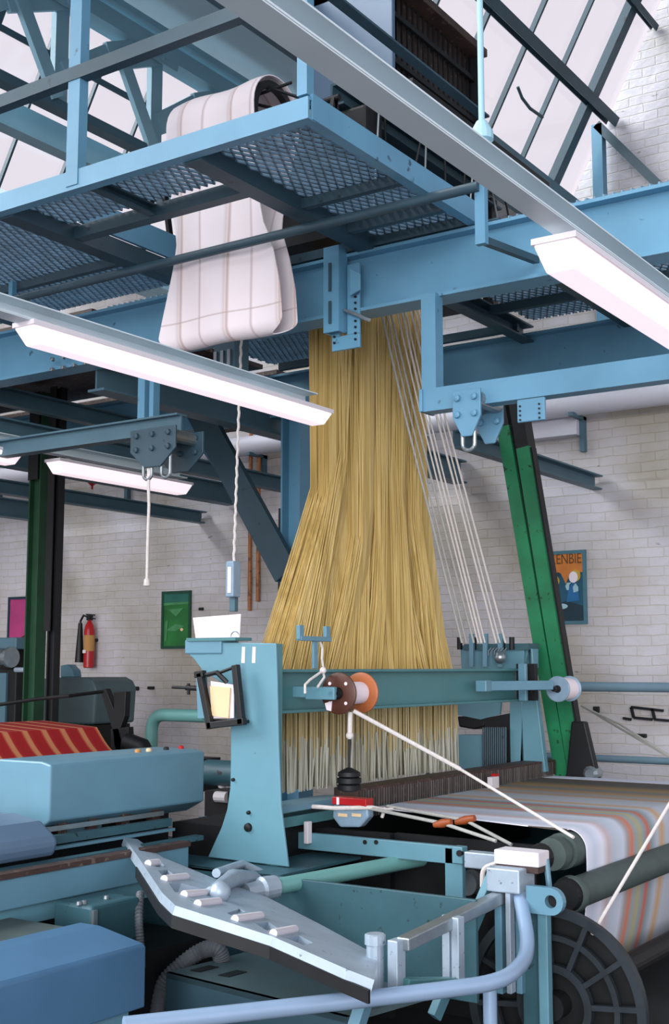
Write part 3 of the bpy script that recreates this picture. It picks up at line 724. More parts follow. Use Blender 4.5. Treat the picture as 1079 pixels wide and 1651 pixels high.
# ================================================================== HARNESS
HX = -3.66
def hz(px, py): return at(px, py, X=HX)
YT0, YT1 = hz(514, 560).y, hz(674, 560).y
YB0, YB1 = hz(430, 1075).y, hz(711, 1075).y
ZK = hz(495, 800).z
ZBo = hz(520, 1082).z
rnd = random.Random(11)
NC = 3200
mb = MB()
ncl = 13
clump_top = [(i+.5)/ncl + rnd.uniform(-.02,.02) for i in range(ncl)]
for i in range(NC):
    u = (i + rnd.random())/NC
    c = min(ncl-1, int(u*ncl)); row = rnd.random()
    ut = u*.9 + clump_top[c]*.1 + rnd.gauss(0, .03); ut = max(0.0, min(1.0, ut))
    uk = u*.72 + clump_top[c]*.28 + rnd.gauss(0, .012)
    xo = (row-.5)*.17; lay = math.sin(c*2.4)*.03
    xt = HX + (row-.5)*.16
    p0 = V((xt, YT0 + (YT1-YT0)*ut, ZT+.12))
    zk = ZK + rnd.gauss(0, .03) + (.22*math.sin(c*1.7) if 0 < c < ncl-1 else 0)
    wk0, wk1 = YT0-.0, YT1-.05
    p1 = V((HX + xo*.7 + lay, wk0 + (wk1-wk0)*max(-.0, min(1.0, uk)), zk))
    p2 = V((HX + xo, YB0 + (YB1-YB0)*u, ZBo))
    pts_ = [p0, p0.lerp(p1,.5) , p1, p1.lerp(p2,.5) + V((lay*.4, 0, 0)), p2]
    mb.tube(pts_, .0032, 3, cap=False)
# inner core so that the bundle reads dense
for k in (-1, 0, 1):
    rr = []
    for zf in range(13):
        f = zf/12; z = ZT+.12 + (ZBo-ZT-.12)*f
        if z > ZK: a0, a1 = YT0+.02, YT1-.02
        else:
            t = (ZK-z)/(ZK-ZBo); a0 = YT0+.02 + (YB0-YT0)*t; a1 = YT1-.0 + (YB1-.02-YT1)*t
        rr.append([V((HX + k*.035 + .015 + .02*math.sin(j*.8+f*1.5), a0 + (a1-a0)*j/24, z)) for j in range(25)])
    mb.sheet(rr, .004)
tag(mb.build('harness_cords', 'harness', loc=(HX, 5.8, 2.5)), 'golden-yellow curtain of jacquard harness cords hanging from the gantry to the loom', 'harness', kind='stuff')
# comber board + heddles
ZH = hz(500, 1268).z
tag(MB().box((HX-.17, YB0-.05, ZBo-.02), (HX+.17, YB1+.05, ZBo)).build('comber_board', 'harness', loc=(HX, 5.8, ZBo)), 'flat yellowish comber board at the foot of the golden cords behind the green beam', 'comber board')
mb = MB(); mt = MB()
for i in range(900):
    u = (i + rnd.random())/900; y = YB0 + (YB1-YB0)*u; x = HX + rnd.uniform(-.13, .13)
    zz = ZBo-.36 + rnd.uniform(-.08, .05)
    mt.tube([V((x, y, ZBo-.021)), V((x, y+rnd.gauss(0,.006), zz))], .0042, 3, cap=False)
    mb.tube([V((x, y, zz)), V((x+rnd.gauss(0,.006), y+rnd.gauss(0,.006), ZH))], .0046, 3, cap=False)
for k in (-.06, .03):
    mt.box((HX+k, YB0, ZBo-.34), (HX+k+.003, YB1, ZBo-.021)); mb.box((HX+k, YB0, ZH), (HX+k+.003, YB1, ZBo-.34))
hd = thing('heddle_curtain', 'dense rows of pale heddles fading from yellow to grey under the green loom beam', 'heddles', (HX, 5.8, 1.2), kind='stuff')
mt.build('heddle_string', 'heddle_top', hd); mb.build('heddle', 'heddle', hd)
# white selvedge cords
tops = [616, 624, 631, 641, 649, 655, 664, 671, 677]
bots = [745, 752, 764, 771, 776, 782, 800, 806, 815]
for i, (a, b_) in enumerate(zip(tops, bots)):
    p0 = at(a, 505, X=-3.42); p1 = at(b_, 1036, X=-3.36)
    p0 = p0 + (p0-p1)*.08
    mid = p0.lerp(p1, .35) + V((0, -.02, 0))
    tag(MB().tube([p0, mid, p1], .0065 if i % 2 == 0 else .005, 6).build('selvedge_cord', 'cord' if i > 2 else 'cord_grey', loc=p1),
        'one of the slanting white cords running from the gantry down past the harness', 'cord', 'slanting white cords right of the harness')

# ================================================================== MAIN LOOM
g = thing('jacquard_loom', 'light blue jacquard weaving loom under the golden harness', 'loom', (-3.3, 5.7, 0))
L = g
YS = 4.4
s = lambda x, y, yy=YS: at(x, y, Y=yy)
outl = [(298,1035),(445,1037),(447,1100),(449,1200),(453,1300),(465,1398),(335,1382),(346,1358),(357,1334),(366,1305),(371,1270),(372,1225),(372,1110),(347,1094),(327,1082),(312,1062),(300,1052)]
f = MB().prism([s(*p) for p in outl], (0, .012, 0)).build('side_frame', 'loom', L, bevel=.004)
for (x, y, r) in ((377,1257,.008),(402,1310,.009),(401,1334,.02)):
    c = s(x, y); MB().lathe(c, (0,-1,0), [(0,r),(.012,r*.9),(.016,r*.3)], 12).build('bolt', 'dark', f)
for x in (394, 411):
    a = s(x, 1044, YS-.002); MB().bar(s(x-1,1043,YS-.001), s(x-2,1069,YS-.001), .018, .002, up=Y_).build('white_mark', 'paper', f, label='white painted upright stroke')
MB().box((s(430,1040).x, YS+.012, s(441,1398).z), (s(445,1040).x, YS+.05, s(441,1038).z)).build('frame_flange', 'loom_teal', L)
a = s(300, 1044); MB().box((a.x, YS-.01, a.z-.03), (a.x+.22, YS+.12, a.z+.035)).build('tape_patch', 'cover', f, bevel=.006, label='clear tape over the corner')
MB().box((s(305,1035).x, YS-.02, s(300,1034).z), (s(384,1035).x, YS+.1, s(300,1029).z)).build('top_ledge', 'loom_teal', L)
# twin far frame
YFa = 7.15
t_ = lambda x, y: at(x, y, Y=YFa)
MB().prism([t_(*p) for p in ((845,1046),(858,1046),(866,1130),(880,1245),(838,1245),(842,1130))], (0, .05, 0)).build('side_frame', 'loom', L, bevel=.004)
MB().prism([t_(*p) for p in ((822,1125),(842,1122),(846,1245),(822,1245))], (0, .12, 0)).build('side_frame', 'loom', L, bevel=.004)
MB().prism([t_(*p) for p in ((742,1040),(858,1046),(858,1078),(744,1080))], (0, .1, 0)).build('drive_housing', 'loom', L, bevel=.006)
MB().box((t_(738,0).x, YFa-.03, t_(800,1048).z), (t_(835,0).x, YFa+.13, t_(800,1038).z)).build('housing_top', 'loom_dk', L)
b = MB()
for k, x in enumerate((745, 768, 787, 814, 829)):
    c = t_(x, 1040); b.cyl(c+V((0,-.03,-.03)), c+V((0,-.03,.05)), .018, 8)
b.build('adjusting_bolts', 'dark', L)
b = MB()
for x in (768, 790, 814): b.bar(t_(x,1022)+V((0,-.06,0)), t_(x,1075)+V((0,-.06,0)), .03, .02, up=Y_)
b.build('guide_plates', 'cover', L)
b = MB()
for k in range(6):
    c = t_(797+5*k, 1050)+V((0,-.08,0)); b.tube([c+V((0,0,-.03)), c+V((.0,0,.0)), c+V((.02,0,.02))], .004, 5)
b.build('yarn_eyes', 'metal', L)
c = t_(818, 1060)+V((0,-.1,0)); MB().sphere(c, .04, 8).build('oiler', 'metal', L, smooth=True)
MB().prism([t_(*p) for p in ((733,1136),(808,1130),(806,1152),(775,1160),(735,1152))], (0, .02, 0)).build('cam_cover', 'loom', L)
MB().prism([t_(*p) for p in ((735,1185),(783,1185),(783,1243),(735,1243))], (0, .1, 0)).build('drive_panel', 'loom', L)
MB().prism([t_(*p) for p in ((737,1155),(785,1158),(780,1172),(764,1176),(740,1172))], (0, .15, 0)).build('gear_case', 'dark', L, bevel=.01)
b = MB()
for k in range(12):
    p = t_(784+3.3*k, 1172)+V((0,-.04,0)); q_ = t_(784+3.3*k, 1242)+V((0,-.04,0)); b.cyl(p, q_, .006, 6)
b.build('spring_rods', 'steel_dk', L)
MB().prism([t_(*p) for p in ((782,1158),(822,1150),(824,1243),(782,1243))], (0, .02, 0)).build('back_plate', 'dark', L)
# upper I-beam
XB = -3.38
a = at(447, 1079, X=XB); zt_ = a.z; zbm = at(447, 1150, X=XB).z
MB().ibeam((XB, YS+.05, (zt_+zbm)/2), (XB, 7.12, (zt_+zbm)/2), .1, zt_-zbm, .014, .014).build('upper_beam', 'loom_teal', L, bevel=.002)
ZBm = (zt_+zbm)/2
# bobbin arm brackets
def spool(px, py, X, r, ln, mt1, mt2, lab, core_r):
    c = at(px, py, X=X)
    g = thing('thread_spool', lab, 'spool', c)
    h = MB().lathe(c, Y_, [(0,r*.3),(0,r*.94),(.004,r),(.012,r),(.016,r*.9),(.016,core_r)], 36); h.build('flange', mt1, g, smooth=True)
    MB().lathe(c+V((0,ln-.016,0)), Y_, [(0,core_r),(0,r*.9),(.004,r),(.012,r),(.016,r*.94),(.016,r*.3)], 36).build('flange', mt2, g, smooth=True)
    MB().lathe(c+V((0,.014,0)), Y_, [(0,core_r),(ln*.3,core_r*1.04),(ln-.03,core_r)], 28).build('thread', 'paper', g, smooth=True)
    MB().lathe(c+V((0,-.02,0)), Y_, [(0,r*.24),(.02,r*.3),(.03,r*.3)], 16).build('hub', 'dark', g)
    return g, c
sp, sc_ = spool(545, 1118, -3.15, .094, .2, 'bobbin_dk', 'orange', 'brown and orange flanged spool of white thread in front of the green beam', .05)
b = MB()
for k in range(4):
    a = PI/4 + k*PI/2; b.cyl(sc_+V((.062*math.cos(a), -.003, .062*math.sin(a))), sc_+V((.062*math.cos(a), .002, .062*math.sin(a))), .008, 10)
b.build('flange_holes', 'paper', sp)
MB().prism([sc_+V((-.07,-.004,-.045)), sc_+V((-.03,-.004,-.035)), sc_+V((-.035,-.004,-.08)), sc_+V((-.06,-.004,-.075))], (0,.003,0)).build('paper_tag', 'paper', sp)
sp2, sc2 = spool(899, 1111, -3.12, .078, .19, 'plastic', 'plastic', 'grey flanged spool of white thread near the green legs', .066)
# spool arms
MB().bar((XB-.0, sc_.y-.03, sc_.z+.005), (sc_.x+.01, sc_.y-.03, sc_.z+.005), .02, .05).bar((sc_.x-.14, sc_.y-.05, sc_.z), (sc_.x+.02, sc_.y-.05, sc_.z), .02, .055).build('spool_arm', 'loom', L, bevel=.004)
MB().cyl(sc_+V((0,-.06,0)), sc_+V((0,.22,0)), .012, 10).build('spool_pin', 'dark', L)
pA = at(778, 1106, X=-3.3); pB = at(893, 1108, X=-3.12)
MB().bar(pA, V((pB.x, pB.y-.03, pA.z)), .03, .055).build('spool_arm', 'cover', L, bevel=.004)
MB().bar(pA+V((-.0,-.02,0)), pA+V((0,.05,0)), .07, .065).build('arm_clamp', 'cover', L, bevel=.006)
a = at(843, 1070, X=-3.27); b_ = at(843, 1130, X=-3.27); b_.x, b_.y = a.x, a.y
MB().bar(a, b_, .05, .03, up=Y_).build('arm_upright', 'cover', L, bevel=.004)
MB().bar(a+V((-.02,.1,.0)), b_+V((-.02,.1,0)), .12, .05, up=Y_).build('arm_block', 'dark', L)
MB().cyl(sc2+V((0,-.06,0)), sc2+V((0,.2,0)), .015, 10).build('spool_pin', 'dark', L)
# yarn fork
fz = at(508, 1075, X=XB).z; fy = at(508, 1075, X=XB).y
fork = lambda x, y: at(x, y, X=XB+.03)
fb = MB().bar(fork(508,1078), fork(508,1032), .035, .012, up=X_)
fb.bar(fork(482,1029), fork(531,1031), .03, .022)
fb.bar(fork(484,1031), fork(484,1008), .035, .02, up=X_).bar(fork(527,1034), fork(527,1010), .035, .02, up=X_)
fb.build('yarn_fork', 'cover', L, bevel=.002)
# knotted cord from the fork to the arm
k0 = fork(519, 1036)
cd = MB().tube([fork(516,1034), fork(520,1045), fork(519,1062), fork(522,1078), fork(519,1084)], .006, 6)
cd.tube([fork(519,1084), at(520,1082,X=-3.2), at(500,1096,X=-3.2), at(492,1104,X=-3.2), at(492,1118,X=-3.2)], .006, 6).tube([at(521,1082,X=-3.2), at(523,1092,X=-3.2), at(512,1108,X=-3.2)], .006, 6)
cd.sphere(at(521,1081,X=-3.2), .016, 6)
tag(cd.build('knotted_cord', 'cord', loc=k0), 'white cord knotted round the fork and tied to the spool arm', 'cord')
# draw threads
e0 = at(570, 1146, X=-3.1); e1 = at(742, 1240, X=-2.7); e2 = at(925, 1350, X=-2.05)
tag(MB().tube([e0, e1], .010, 8).tube([e1, e2], .007, 8).build('draw_thread', 'cord', loc=e0), 'taut white twisted thread running down from the brown spool over the cloth', 'thread')
e0 = at(938, 1138, X=-3.1); e1 = at(1010, 1180, X=-2.5); e2 = at(1100, 1232, X=-1.75); EP = at(1100, 1262, X=-1.75)
tag(MB().tube([e0, e1, e2], .007, 8).tube([e0, at(1000,1168,X=-2.55), e2], .006, 8).build('draw_thread', 'cord_grey', loc=e0), 'pair of slack pale threads leading right from the grey spool', 'thread')
e0 = EP; e1 = at(955, 1506, X=-1.9)
tag(MB().tube([e0, e1], .007, 8).build('draw_thread', 'cord', loc=e0), 'taut white thread slanting down in front of the striped cloth and roller', 'thread')
g = thing('thread_post', 'thin upright post holding the threads just outside the right edge', 'post', (EP.x, EP.y, 0))
MB().cyl((EP.x+.012, EP.y, 0), (EP.x+.012, EP.y, e0.z+.3), .012, 10).build('post', 'steel_dk', g)
MB().cyl((EP.x+.012, EP.y, 0), (EP.x+.012, EP.y, .02), .12, 20).build('foot', 'steel_dk', g)
# weight
w0 = at(565, 1148, X=-3.12); w1 = at(564, 1186, X=-3.12); w2 = at(563, 1242, X=-3.12)
g = thing('tension_weight', 'stack of dark iron weights hanging on a wire below the brown spool', 'weight', w2)
MB().tube([w0, w1], .011, 8).sphere(w1, .018, 6).build('cord', 'cord', g)
MB().tube([w1, w2], .006, 8).build('wire', 'dark', g)
MB().lathe(w2+V((0,0,-.0)), (0,0,-1), [(-.012,.01),(0,.035),(.008,.05),(.025,.052),(.03,.044),(.034,.055),(.055,.056),(.06,.046),(.064,.054),(.085,.054),(.095,.03)], 24).build('discs', 'dark', g, smooth=True)
# sley / reed
r0 = at(577, 1272, X=-3.3); rz0 = at(577, 1303, X=-3.3).z
MB().box((-3.44, r0.y, rz0), (-3.3, 7.35, r0.z)).build('sley_beam', 'brown', L, bevel=.004)
b = MB()
for k in range(95):
    y = r0.y+.02+k*(7.3-r0.y)/95; b.box((-3.302, y, rz0-.05), (-3.296, y+.006, r0.z-.012))
b.build('reed', 'warpthread', L)
MB().box((-3.5, YS+.1, 1.0), (-3.36, r0.y, 1.03)).build('shuttle_race', 'cover', L)
MB().box((-3.5, YS+.06, .93), (-3.38, 7.3, .975)).build('race_board', 'loom_teal', L)
MB().box((-3.95, YS+.06, .6), (-3.42, 7.2, .93)).build('heddle_tray', 'dark', L)
# base, rails
ZBs = .79
XF = -2.22
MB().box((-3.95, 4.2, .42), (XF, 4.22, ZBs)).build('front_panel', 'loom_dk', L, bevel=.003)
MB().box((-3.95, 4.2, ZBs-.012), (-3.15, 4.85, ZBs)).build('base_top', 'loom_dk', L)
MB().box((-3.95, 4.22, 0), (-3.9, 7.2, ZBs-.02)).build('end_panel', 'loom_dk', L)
MB().box((-3.0, 4.9, .15), (-2.3, 4.93, .9)).build('inner_panel', 'dark', L)
MB().box((-3.7, 4.86, .1), (-3.0, 4.9, .9)).build('inner_panel', 'dark', L)
MB().box((-4.2, 7.25, 0), (-2.3, 7.3, .95)).build('end_panel', 'loom_dk', L)
a = at(455, 1345, Y=4.75); b_ = at(730, 1385, Y=4.75); zz = (a.z+b_.z)/2
MB().bar((a.x, 4.75, zz), (b_.x+.05, 4.75, zz), .03, .075).box((b_.x-.03, 4.735, .3), (b_.x+.055, 4.765, zz+.03)).build('side_rail', 'loom', L, bevel=.003)
for x in (588, 606): c = at(x, 1358, Y=4.73); MB().cyl(c, c+V((0,.02,0)), .010, 10).build('hole', 'black', L)
c = at(497, 1342, Y=4.72); MB().box((c.x-.012, 4.70, c.z-.05), (c.x+.012, 4.735, c.z+.05)).build('rail_clip', 'white', L, bevel=.004)
# teal tube between casting and rail
a = at(428, 1433, Y=4.05); b_ = at(705, 1380, Y=5.0)
MB().tube([a, b_], .033, 16).build('cross_tube', 'tube', L, smooth=True)
d_ = (b_-a).normalized()
MB().lathe(a, -d_, [(-.05,.046),(.02,.05),(.03,.038),(.1,.034)], 18).build('tube_collar', 'alu', L)
# pierced casting in front (lever arm)
A0 = at(202, 1352, Y=3.98); A1 = at(600, 1545, Y=3.60); A2 = at(430, 1438, Y=4.08)
nrm = (A1-A0).cross(A2-A0).normalized()
if nrm.z < 0: nrm = -nrm
ap = lambda x, y: atp(x, y, A0, nrm)
outer = [(200,1350),(222,1353),(262,1382),(350,1418),(430,1446),(520,1492),(608,1540),(604,1580),(560,1563),(440,1510),(283,1460),(262,1440),(225,1385)]
# build plate with holes: boundary bars and ribs
from mathutils.geometry import tessellate_polygon
def plate_with_holes(outer, holes, thick, plane):
    loops = [[plane(*p) for p in l] for l in [outer] + holes]
    flat = [p for l in loops for p in l]
    e1 = (loops[0][5]-loops[0][0]).normalized(); e2 = thick.normalized().cross(e1)
    tri = tessellate_polygon([[V((p.dot(e1), p.dot(e2), 0)) for p in l] for l in loops])
    n = len(flat); m = MB(); m.v = [p.copy() for p in flat] + [p + thick for p in flat]
    for t in tri: m.f.append(tuple(t)); m.f.append(tuple(i+n for i in reversed(t)))
    o = 0
    for l in loops:
        k = len(l)
        for i in range(k): a, b = o+i, o+(i+1) % k; m.f.append((a, b, b+n, a+n))
        o += k
    return m
holes = [[(240,1388),(258,1389),(268,1398),(252,1397)], [(254,1403),(270,1402),(284,1413),(262,1411)], [(272,1424),(292,1424),(322,1432),(314,1441),(282,1438)],
         [(366,1472),(386,1465),(396,1470),(372,1475)], [(408,1487),(432,1486),(448,1497),(430,1500)], [(460,1512),(482,1508),(505,1520),(490,1524)]]
MBp = plate_with_holes(outer, holes, nrm*-.035, ap)
lev = MBp.build('lever_arm', 'alu', L)
for (p, q_) in (((238,1394),(254,1392)), ((264,1419),(300,1415)), ((296,1444),(345,1440)), ((318,1459),(352,1455)), ((378,1484),(420,1478)), ((440,1507),(475,1500))):
    MB().tube([ap(*p)+nrm*.004, ap(*q_)+nrm*.004], .014, 10).build('rib', 'white', lev, smooth=True)
# dark skirt beneath its front edge
sk = [(225,1385),(262,1440),(283,1460),(440,1510),(560,1563),(600,1580)]
for i in range(len(sk)-1):
    pass
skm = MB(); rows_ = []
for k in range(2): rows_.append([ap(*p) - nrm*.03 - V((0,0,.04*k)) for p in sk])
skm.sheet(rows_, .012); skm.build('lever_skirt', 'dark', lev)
# universal joint lump
b = MB().tube([ap(338,1443)+nrm*.01, ap(372,1428)+nrm*.03, ap(405,1428)+nrm*.03, a], .032, 12, r_list=[.02,.035,.03,.035])
b.tube([ap(345,1420)+nrm*.03, ap(385,1412)+nrm*.05, ap(420,1420)+nrm*.03], .018, 10)
b.sphere(ap(352,1448)+nrm*.02, .04, 8)
b.build('joint_casting', 'alu', L, smooth=True)
# post and guard stand
p0 = at(605, 1512, Y=3.62); p1 = at(605, 1601, Y=3.62); p1.x = p0.x; p1.y = p0.y
MB().tube([p0, p1], .030, 16).lathe(p0+V((0,0,-.02)), Z_, [(0,.036),(.03,.036),(.034,.03)], 16).build('guard_post', 'alu', L)
MB().box((p0.x+.05, p0.y-.005, p1.z), (p0.x+.09, p0.y+.05, p0.z)).build('guard_post', 'alu', L, bevel=.004)
q0 = at(640, 1520, Y=3.66); q1 = at(826, 1437, Y=4.5); 
zr = (q0.z+q1.z)/2
GXs = p0.x+.09
MB().bar(V((GXs, p0.y+.03, q0.z)), V((q1.x, q1.y, q1.z)), .05, .045).build('guard_top_rail', 'metal', L, bevel=.006)
MB().bar(V((GXs, p0.y+.03, p1.z+.03)), at(730, 1588, Y=3.95), .05, .05).build('guard_bottom_rail', 'loom_teal', L, bevel=.006)
u0 = at(738, 1478, Y=3.98); u1 = at(738, 1592, Y=3.98); u1.x, u1.y = u0.x, u0.y
MB().bar(u0, u1, .03, .045, up=Y_).bar(u0+V((-.05,.01,0)), u1+V((-.05,.01,0)), .03, .02, up=Y_).build('guard_upright', 'alu', L, bevel=.003)
MB().bar(at(800, 1402, Y=4.45), at(700, 1640, Y=4.15), .03, .075, up=Y_).build('diagonal_stay', 'loom', L, bevel=.003)
# posts cluster right
for (x, w, mt, yt, dy) in ((806, .03, 'cover', 1420, 0), (822, .02, 'alu', 1430, -.03), (838, .024, 'cover', 1420, .02)):
    c0 = at(x, yt, Y=4.42+dy); c1 = at(x-1, 1600, Y=4.42+dy)
    MB().box((c0.x-w/2, c0.y-.02, c1.z), (c0.x+w/2, c0.y+.02, c0.z)).build('stand_post', mt, L, bevel=.002)
c0 = at(876, 1440, Y=4.5)
MB().box((c0.x-.055, 4.48, 0), (c0.x+.015, 4.54, c0.z)).build('stand_post', 'loom', L, bevel=.004)
c0 = at(829, 1398, Y=4.42); MB().box((c0.x-.09, 4.36, c0.z-.09), (c0.x+.05, 4.5, c0.z)).build('stand_head', 'alu', L, bevel=.006)
c0 = at(845, 1380, Y=4.45)
MB().box((at(802,1380,Y=4.45).x, 4.42, c0.z-.035), (at(874,1384,Y=4.45).x, 4.52, c0.z+.02)).build('white_box', 'white', L, bevel=.005, label='small white box with a dark underside')
MB().box((at(804,1390,Y=4.45).x, 4.425, c0.z-.06), (at(872,1394,Y=4.45).x, 4.51, c0.z-.036)).build('box_base', 'brown', L, bevel=.003)
MB().box((at(752,1385,Y=4.6).x, 4.58, at(752,1398,Y=4.6).z), (at(805,1385,Y=4.6).x, 4.64, at(752,1372,Y=4.6).z)).build('bracket_plate', 'alu', L, bevel=.005)
c0 = at(739, 1376, Y=4.7); MB().box((c0.x-.02, 4.68, c0.z-.04), (c0.x+.03, 4.73, c0.z+.03)).build('bolt_block', 'loom', L, bevel=.004)
MB().cyl(at(740,1376,Y=4.67), at(740,1376,Y=4.67)+V((0,.02,0)), .013, 10).build('hole', 'black', L)
MB().tube(rounded([at(778,1430,Y=4.5), at(778,1400,Y=4.5), at(800,1392,Y=4.5)], .04, 6), .01, 8).build('hook_wire', 'cord', L)
MB().tube([at(881,1385,Y=4.5), at(886,1432,Y=4.5)], .012, 8).build('pin', 'cover', L)
MB().lathe(at(752,1425,Y=4.85), Y_, [(0,.02),(0,.05),(.05,.055),(.06,.03)], 18).build('shaft_end', 'metal', L)
# round lug with hole
lc = at(888, 1454, Y=4.38)
import math as _m
lo = [lc + V((.05*_m.sin(PI*i/10), 0, .05*_m.cos(PI*i/10))) for i in range(11)] + [lc + V((-.10,0,-.05)), lc + V((-.10,0,.05))]
lh = [lc + V((.024*_m.cos(2*PI*i/16), 0, .024*_m.sin(2*PI*i/16))) for i in range(16)]
plate_with_holes([(p,) for p in lo], [[(p,) for p in lh]], V((0,.03,0)), lambda p: p).build('bearing_lug', 'cover', L)
MB().cyl(lc+V((0,.03,0)), lc+V((0,.034,0)), .032, 20).build('bearing_bore', 'black', L)
MB().box((lc.x-.075, 4.42, 0), (lc.x-.035, 4.46, lc.z-.05)).build('stand_post', 'loom', L, bevel=.004)
MB().box((lc.x-.155, 4.45, 0), (lc.x-.08, 4.47, lc.z-.02)).build('stand_plate', 'loom_dk', L, bevel=.004)
# long front tube that curves up
a0 = at(200, 1654, Z=.60); a1 = at(700, 1598, Z=.60); a2 = at(812, 1583, Z=.60)
up_ = at(856, 1540, Y=4.2); up2 = at(838, 1440, Y=4.42)
MB().tube(rounded([a0, a1, a2, up_, up2], .16, 8), .027, 16).build('front_tube', 'tube_lt', L, smooth=True)
c0 = at(783, 1600, Y=4.0)
for x in (595, 366):
    pass
MB().tube([at(790,1590,Y=4.1), V((at(790,1590,Y=4.1).x, 4.1, 0))], .025, 12).build('tube_leg', 'tube_lt', L, smooth=True)
MB().bar(at(590, 1608, Y=3.55), at(560, 1700, Y=3.5), .04, .05, up=Y_).build('tube_leg', 'cover', L)
# breast roller, take-up, cloth
XR1, ZC = -2.12, .97
r_c = at(905, 1378, Y=4.72)
MB().lathe((XR1-.065, 4.8, ZC-.085), Y_, [(0,.05),(0,.066),(.05,.07),(.06,.06),(.1,.06),(.1,.075),(2.55,.075)], 28).build('breast_roller', 'roller', L, smooth=True)
MB().lathe((XR1-.07, 4.69, ZC-.085), Y_, [(0,.02),(0,.05),(.03,.055)], 20).build('roller_boss', 'dark', L)
tc_ = at(935, 1437, Y=4.85)
MB().lathe((tc_.x, 4.75, tc_.z), Y_, [(0,.03),(0,.068),(.02,.075),(.06,.06),(.08,.063),(2.6,.063)], 28).build('pressure_roller', 'roller', L, smooth=True)
MB().lathe((tc_.x-.01, 4.72, tc_.z), Y_, [(0,.02),(.0,.06),(.04,.07),(.05,.04)], 24).build('roller_bearing', 'dark', L)
TCX = tc_.x
# far side support
MB().box((-2.5, 7.36, 0), (-1.9, 7.42, .95)).build('side_frame', 'loom_dk', L)
# ratchet wheel
wc = V((at(893, 1640, Y=4.5).x, 4.5, .37)); R = .365
b = MB().lathe(wc, Y_, [(0,R-.035),(0,R),(.03,R),(.03,R-.035),(0,R-.035)], 64, close=False)
b.lathe(wc, Y_, [(.005,R*.66),(.005,R*.72),(.025,R*.72),(.025,R*.66),(.005,R*.66)], 64, close=False)
b.lathe(wc, Y_, [(0,R*.34),(0,R*.42),(.03,R*.42),(.03,R*.34),(0,R*.34)], 48, close=False)
for k in range(12):
    t = 2*PI*k/12+.1; e = V((math.cos(t),0,math.sin(t)))
    b.bar(wc+e*R*.38+V((0,.015,0)), wc+e*(R-.02)+V((0,.015,0)), .02, .026, up=Y_)
wh = b.build('wheel_flange', 'loom_dk', L); wh.data.materials[0] = M['wheel_grey'] if 'wheel_grey' in M else M['dark']
MB().lathe(wc+V((0,.06,0)), Y_, [(0,R*.96),(.01,R*.96)], 48).build('wheel_disc', 'black', L)
MB().cyl(wc+V((0,-.02,0)), wc+V((0,2.8,0)), .05, 20).build('cloth_beam', 'dark', L)
# woven cloth
M['woven'] = mat_stripes('striped_woven_cloth', 1, [(0,(238,238,250)),(.05,(206,216,234)),(.09,(232,234,248)),(.12,(204,186,188)),(.15,(188,200,214)),(.2,(206,214,230)),(.225,(168,158,158)),(.25,(208,126,96)),(.268,(150,164,168)),(.30,(178,170,130)),(.32,(140,164,170)),(.345,(196,104,84)),(.365,(136,154,160)),(.40,(184,192,204)),(.43,(196,160,116)),(.46,(180,188,200)),(.55,(170,176,184)),(.58,(176,140,100)),(.61,(150,154,160)),(.68,(166,132,84)),(.73,(110,116,120)),(.80,(150,122,72)),(.88,(78,78,76)),(1,(80,70,60))], .46, .48)
rows = []
XFell = -3.29
def cl(x, z, yl, yr, k=28): return [V((x, yl + (yr-yl)*j/k, z)) for j in range(k+1)]
for i in range(10):
    f = i/9; rows.append(cl(XFell + (XR1-.07-XFell)*f, ZC, r0.y+.13 - .27*f, 7.3))
for i in range(1, 9):
    a = PI/2*i/8; rows.append(cl(XR1-.07+.085*math.sin(a), ZC-.085+.085*math.cos(a), 4.98, 7.3))
for i in range(1, 12):
    f = i/11; rows.append(cl(XR1+.015 - .1*f*f, ZC-.085-.6*f, 4.98+.04*f, 7.3))
tag(MB().sheet(rows, .004).build('woven_cloth', 'woven', loc=(-2.4, 6, .97), smooth=True), 'striped white, blue and orange cloth coming off the loom over the front roller', 'cloth')
# red-topped thread packet, sticks with brown handles, knot
g = thing('thread_packet', 'small clear packet with a red band lying on the loom edge', 'packet', at(565, 1315, Y=4.85))
pk = lambda x, y: at(x, y, Y=4.85)
MB().prism([pk(537,1298), pk(592,1298), pk(594,1318), pk(580,1334), pk(548,1334), pk(536,1318)], (0,.05,0)).build('pouch', 'plastic', g, bevel=.008)
MB().box((pk(537,0+1290).x, 4.84, pk(560,1298).z), (pk(592,1290).x, 4.905, pk(560,1286).z)).build('red_band', 'red', g, bevel=.003)
MB().box((pk(545,1290).x, 4.838, pk(560,1298).z), (pk(549,1290).x, 4.841, pk(560,1286).z)).build('band_gap', 'paper', g)
for x in (546, 568): MB().box((pk(x,1310).x, 4.845, pk(x,1316).z), (pk(x+15,1310).x, 4.849, pk(x,1311).z)).build('print', 'manila', g)
for (a, h0, h1, e, lab) in (((595,1303),(700,1330),(728,1325),(800,1356),'thin pale rod with a rusty brown handle under the cloth edge, the nearer one'), ((625,1300),(735,1326),(766,1319),(825,1362),'thin pale rod with a rusty brown handle touching the cloth edge, the farther one')):
    yy = 4.86 if 'nearer' in lab else 4.95
    A_ = at(*a, Y=yy); B_ = at(*e, Y=yy-.1)
    g = thing('temple_rod', lab, 'rod', A_, 'temple rods')
    hm = at((h0[0]+h1[0])/2, (h0[1]+h1[1])/2, Y=yy-.05)
    MB().tube([A_, hm, B_], .008, 8).build('rod', 'cord_grey', g)
    H0 = at(*h0, Y=yy-.05); H1 = at(*h1, Y=yy-.05)
    MB().tube([H0, H0.lerp(H1,.5), H1], .018, 12, r_list=[.012,.02,.014]).build('handle', 'wood', g, smooth=True, label='rusty brown handle')
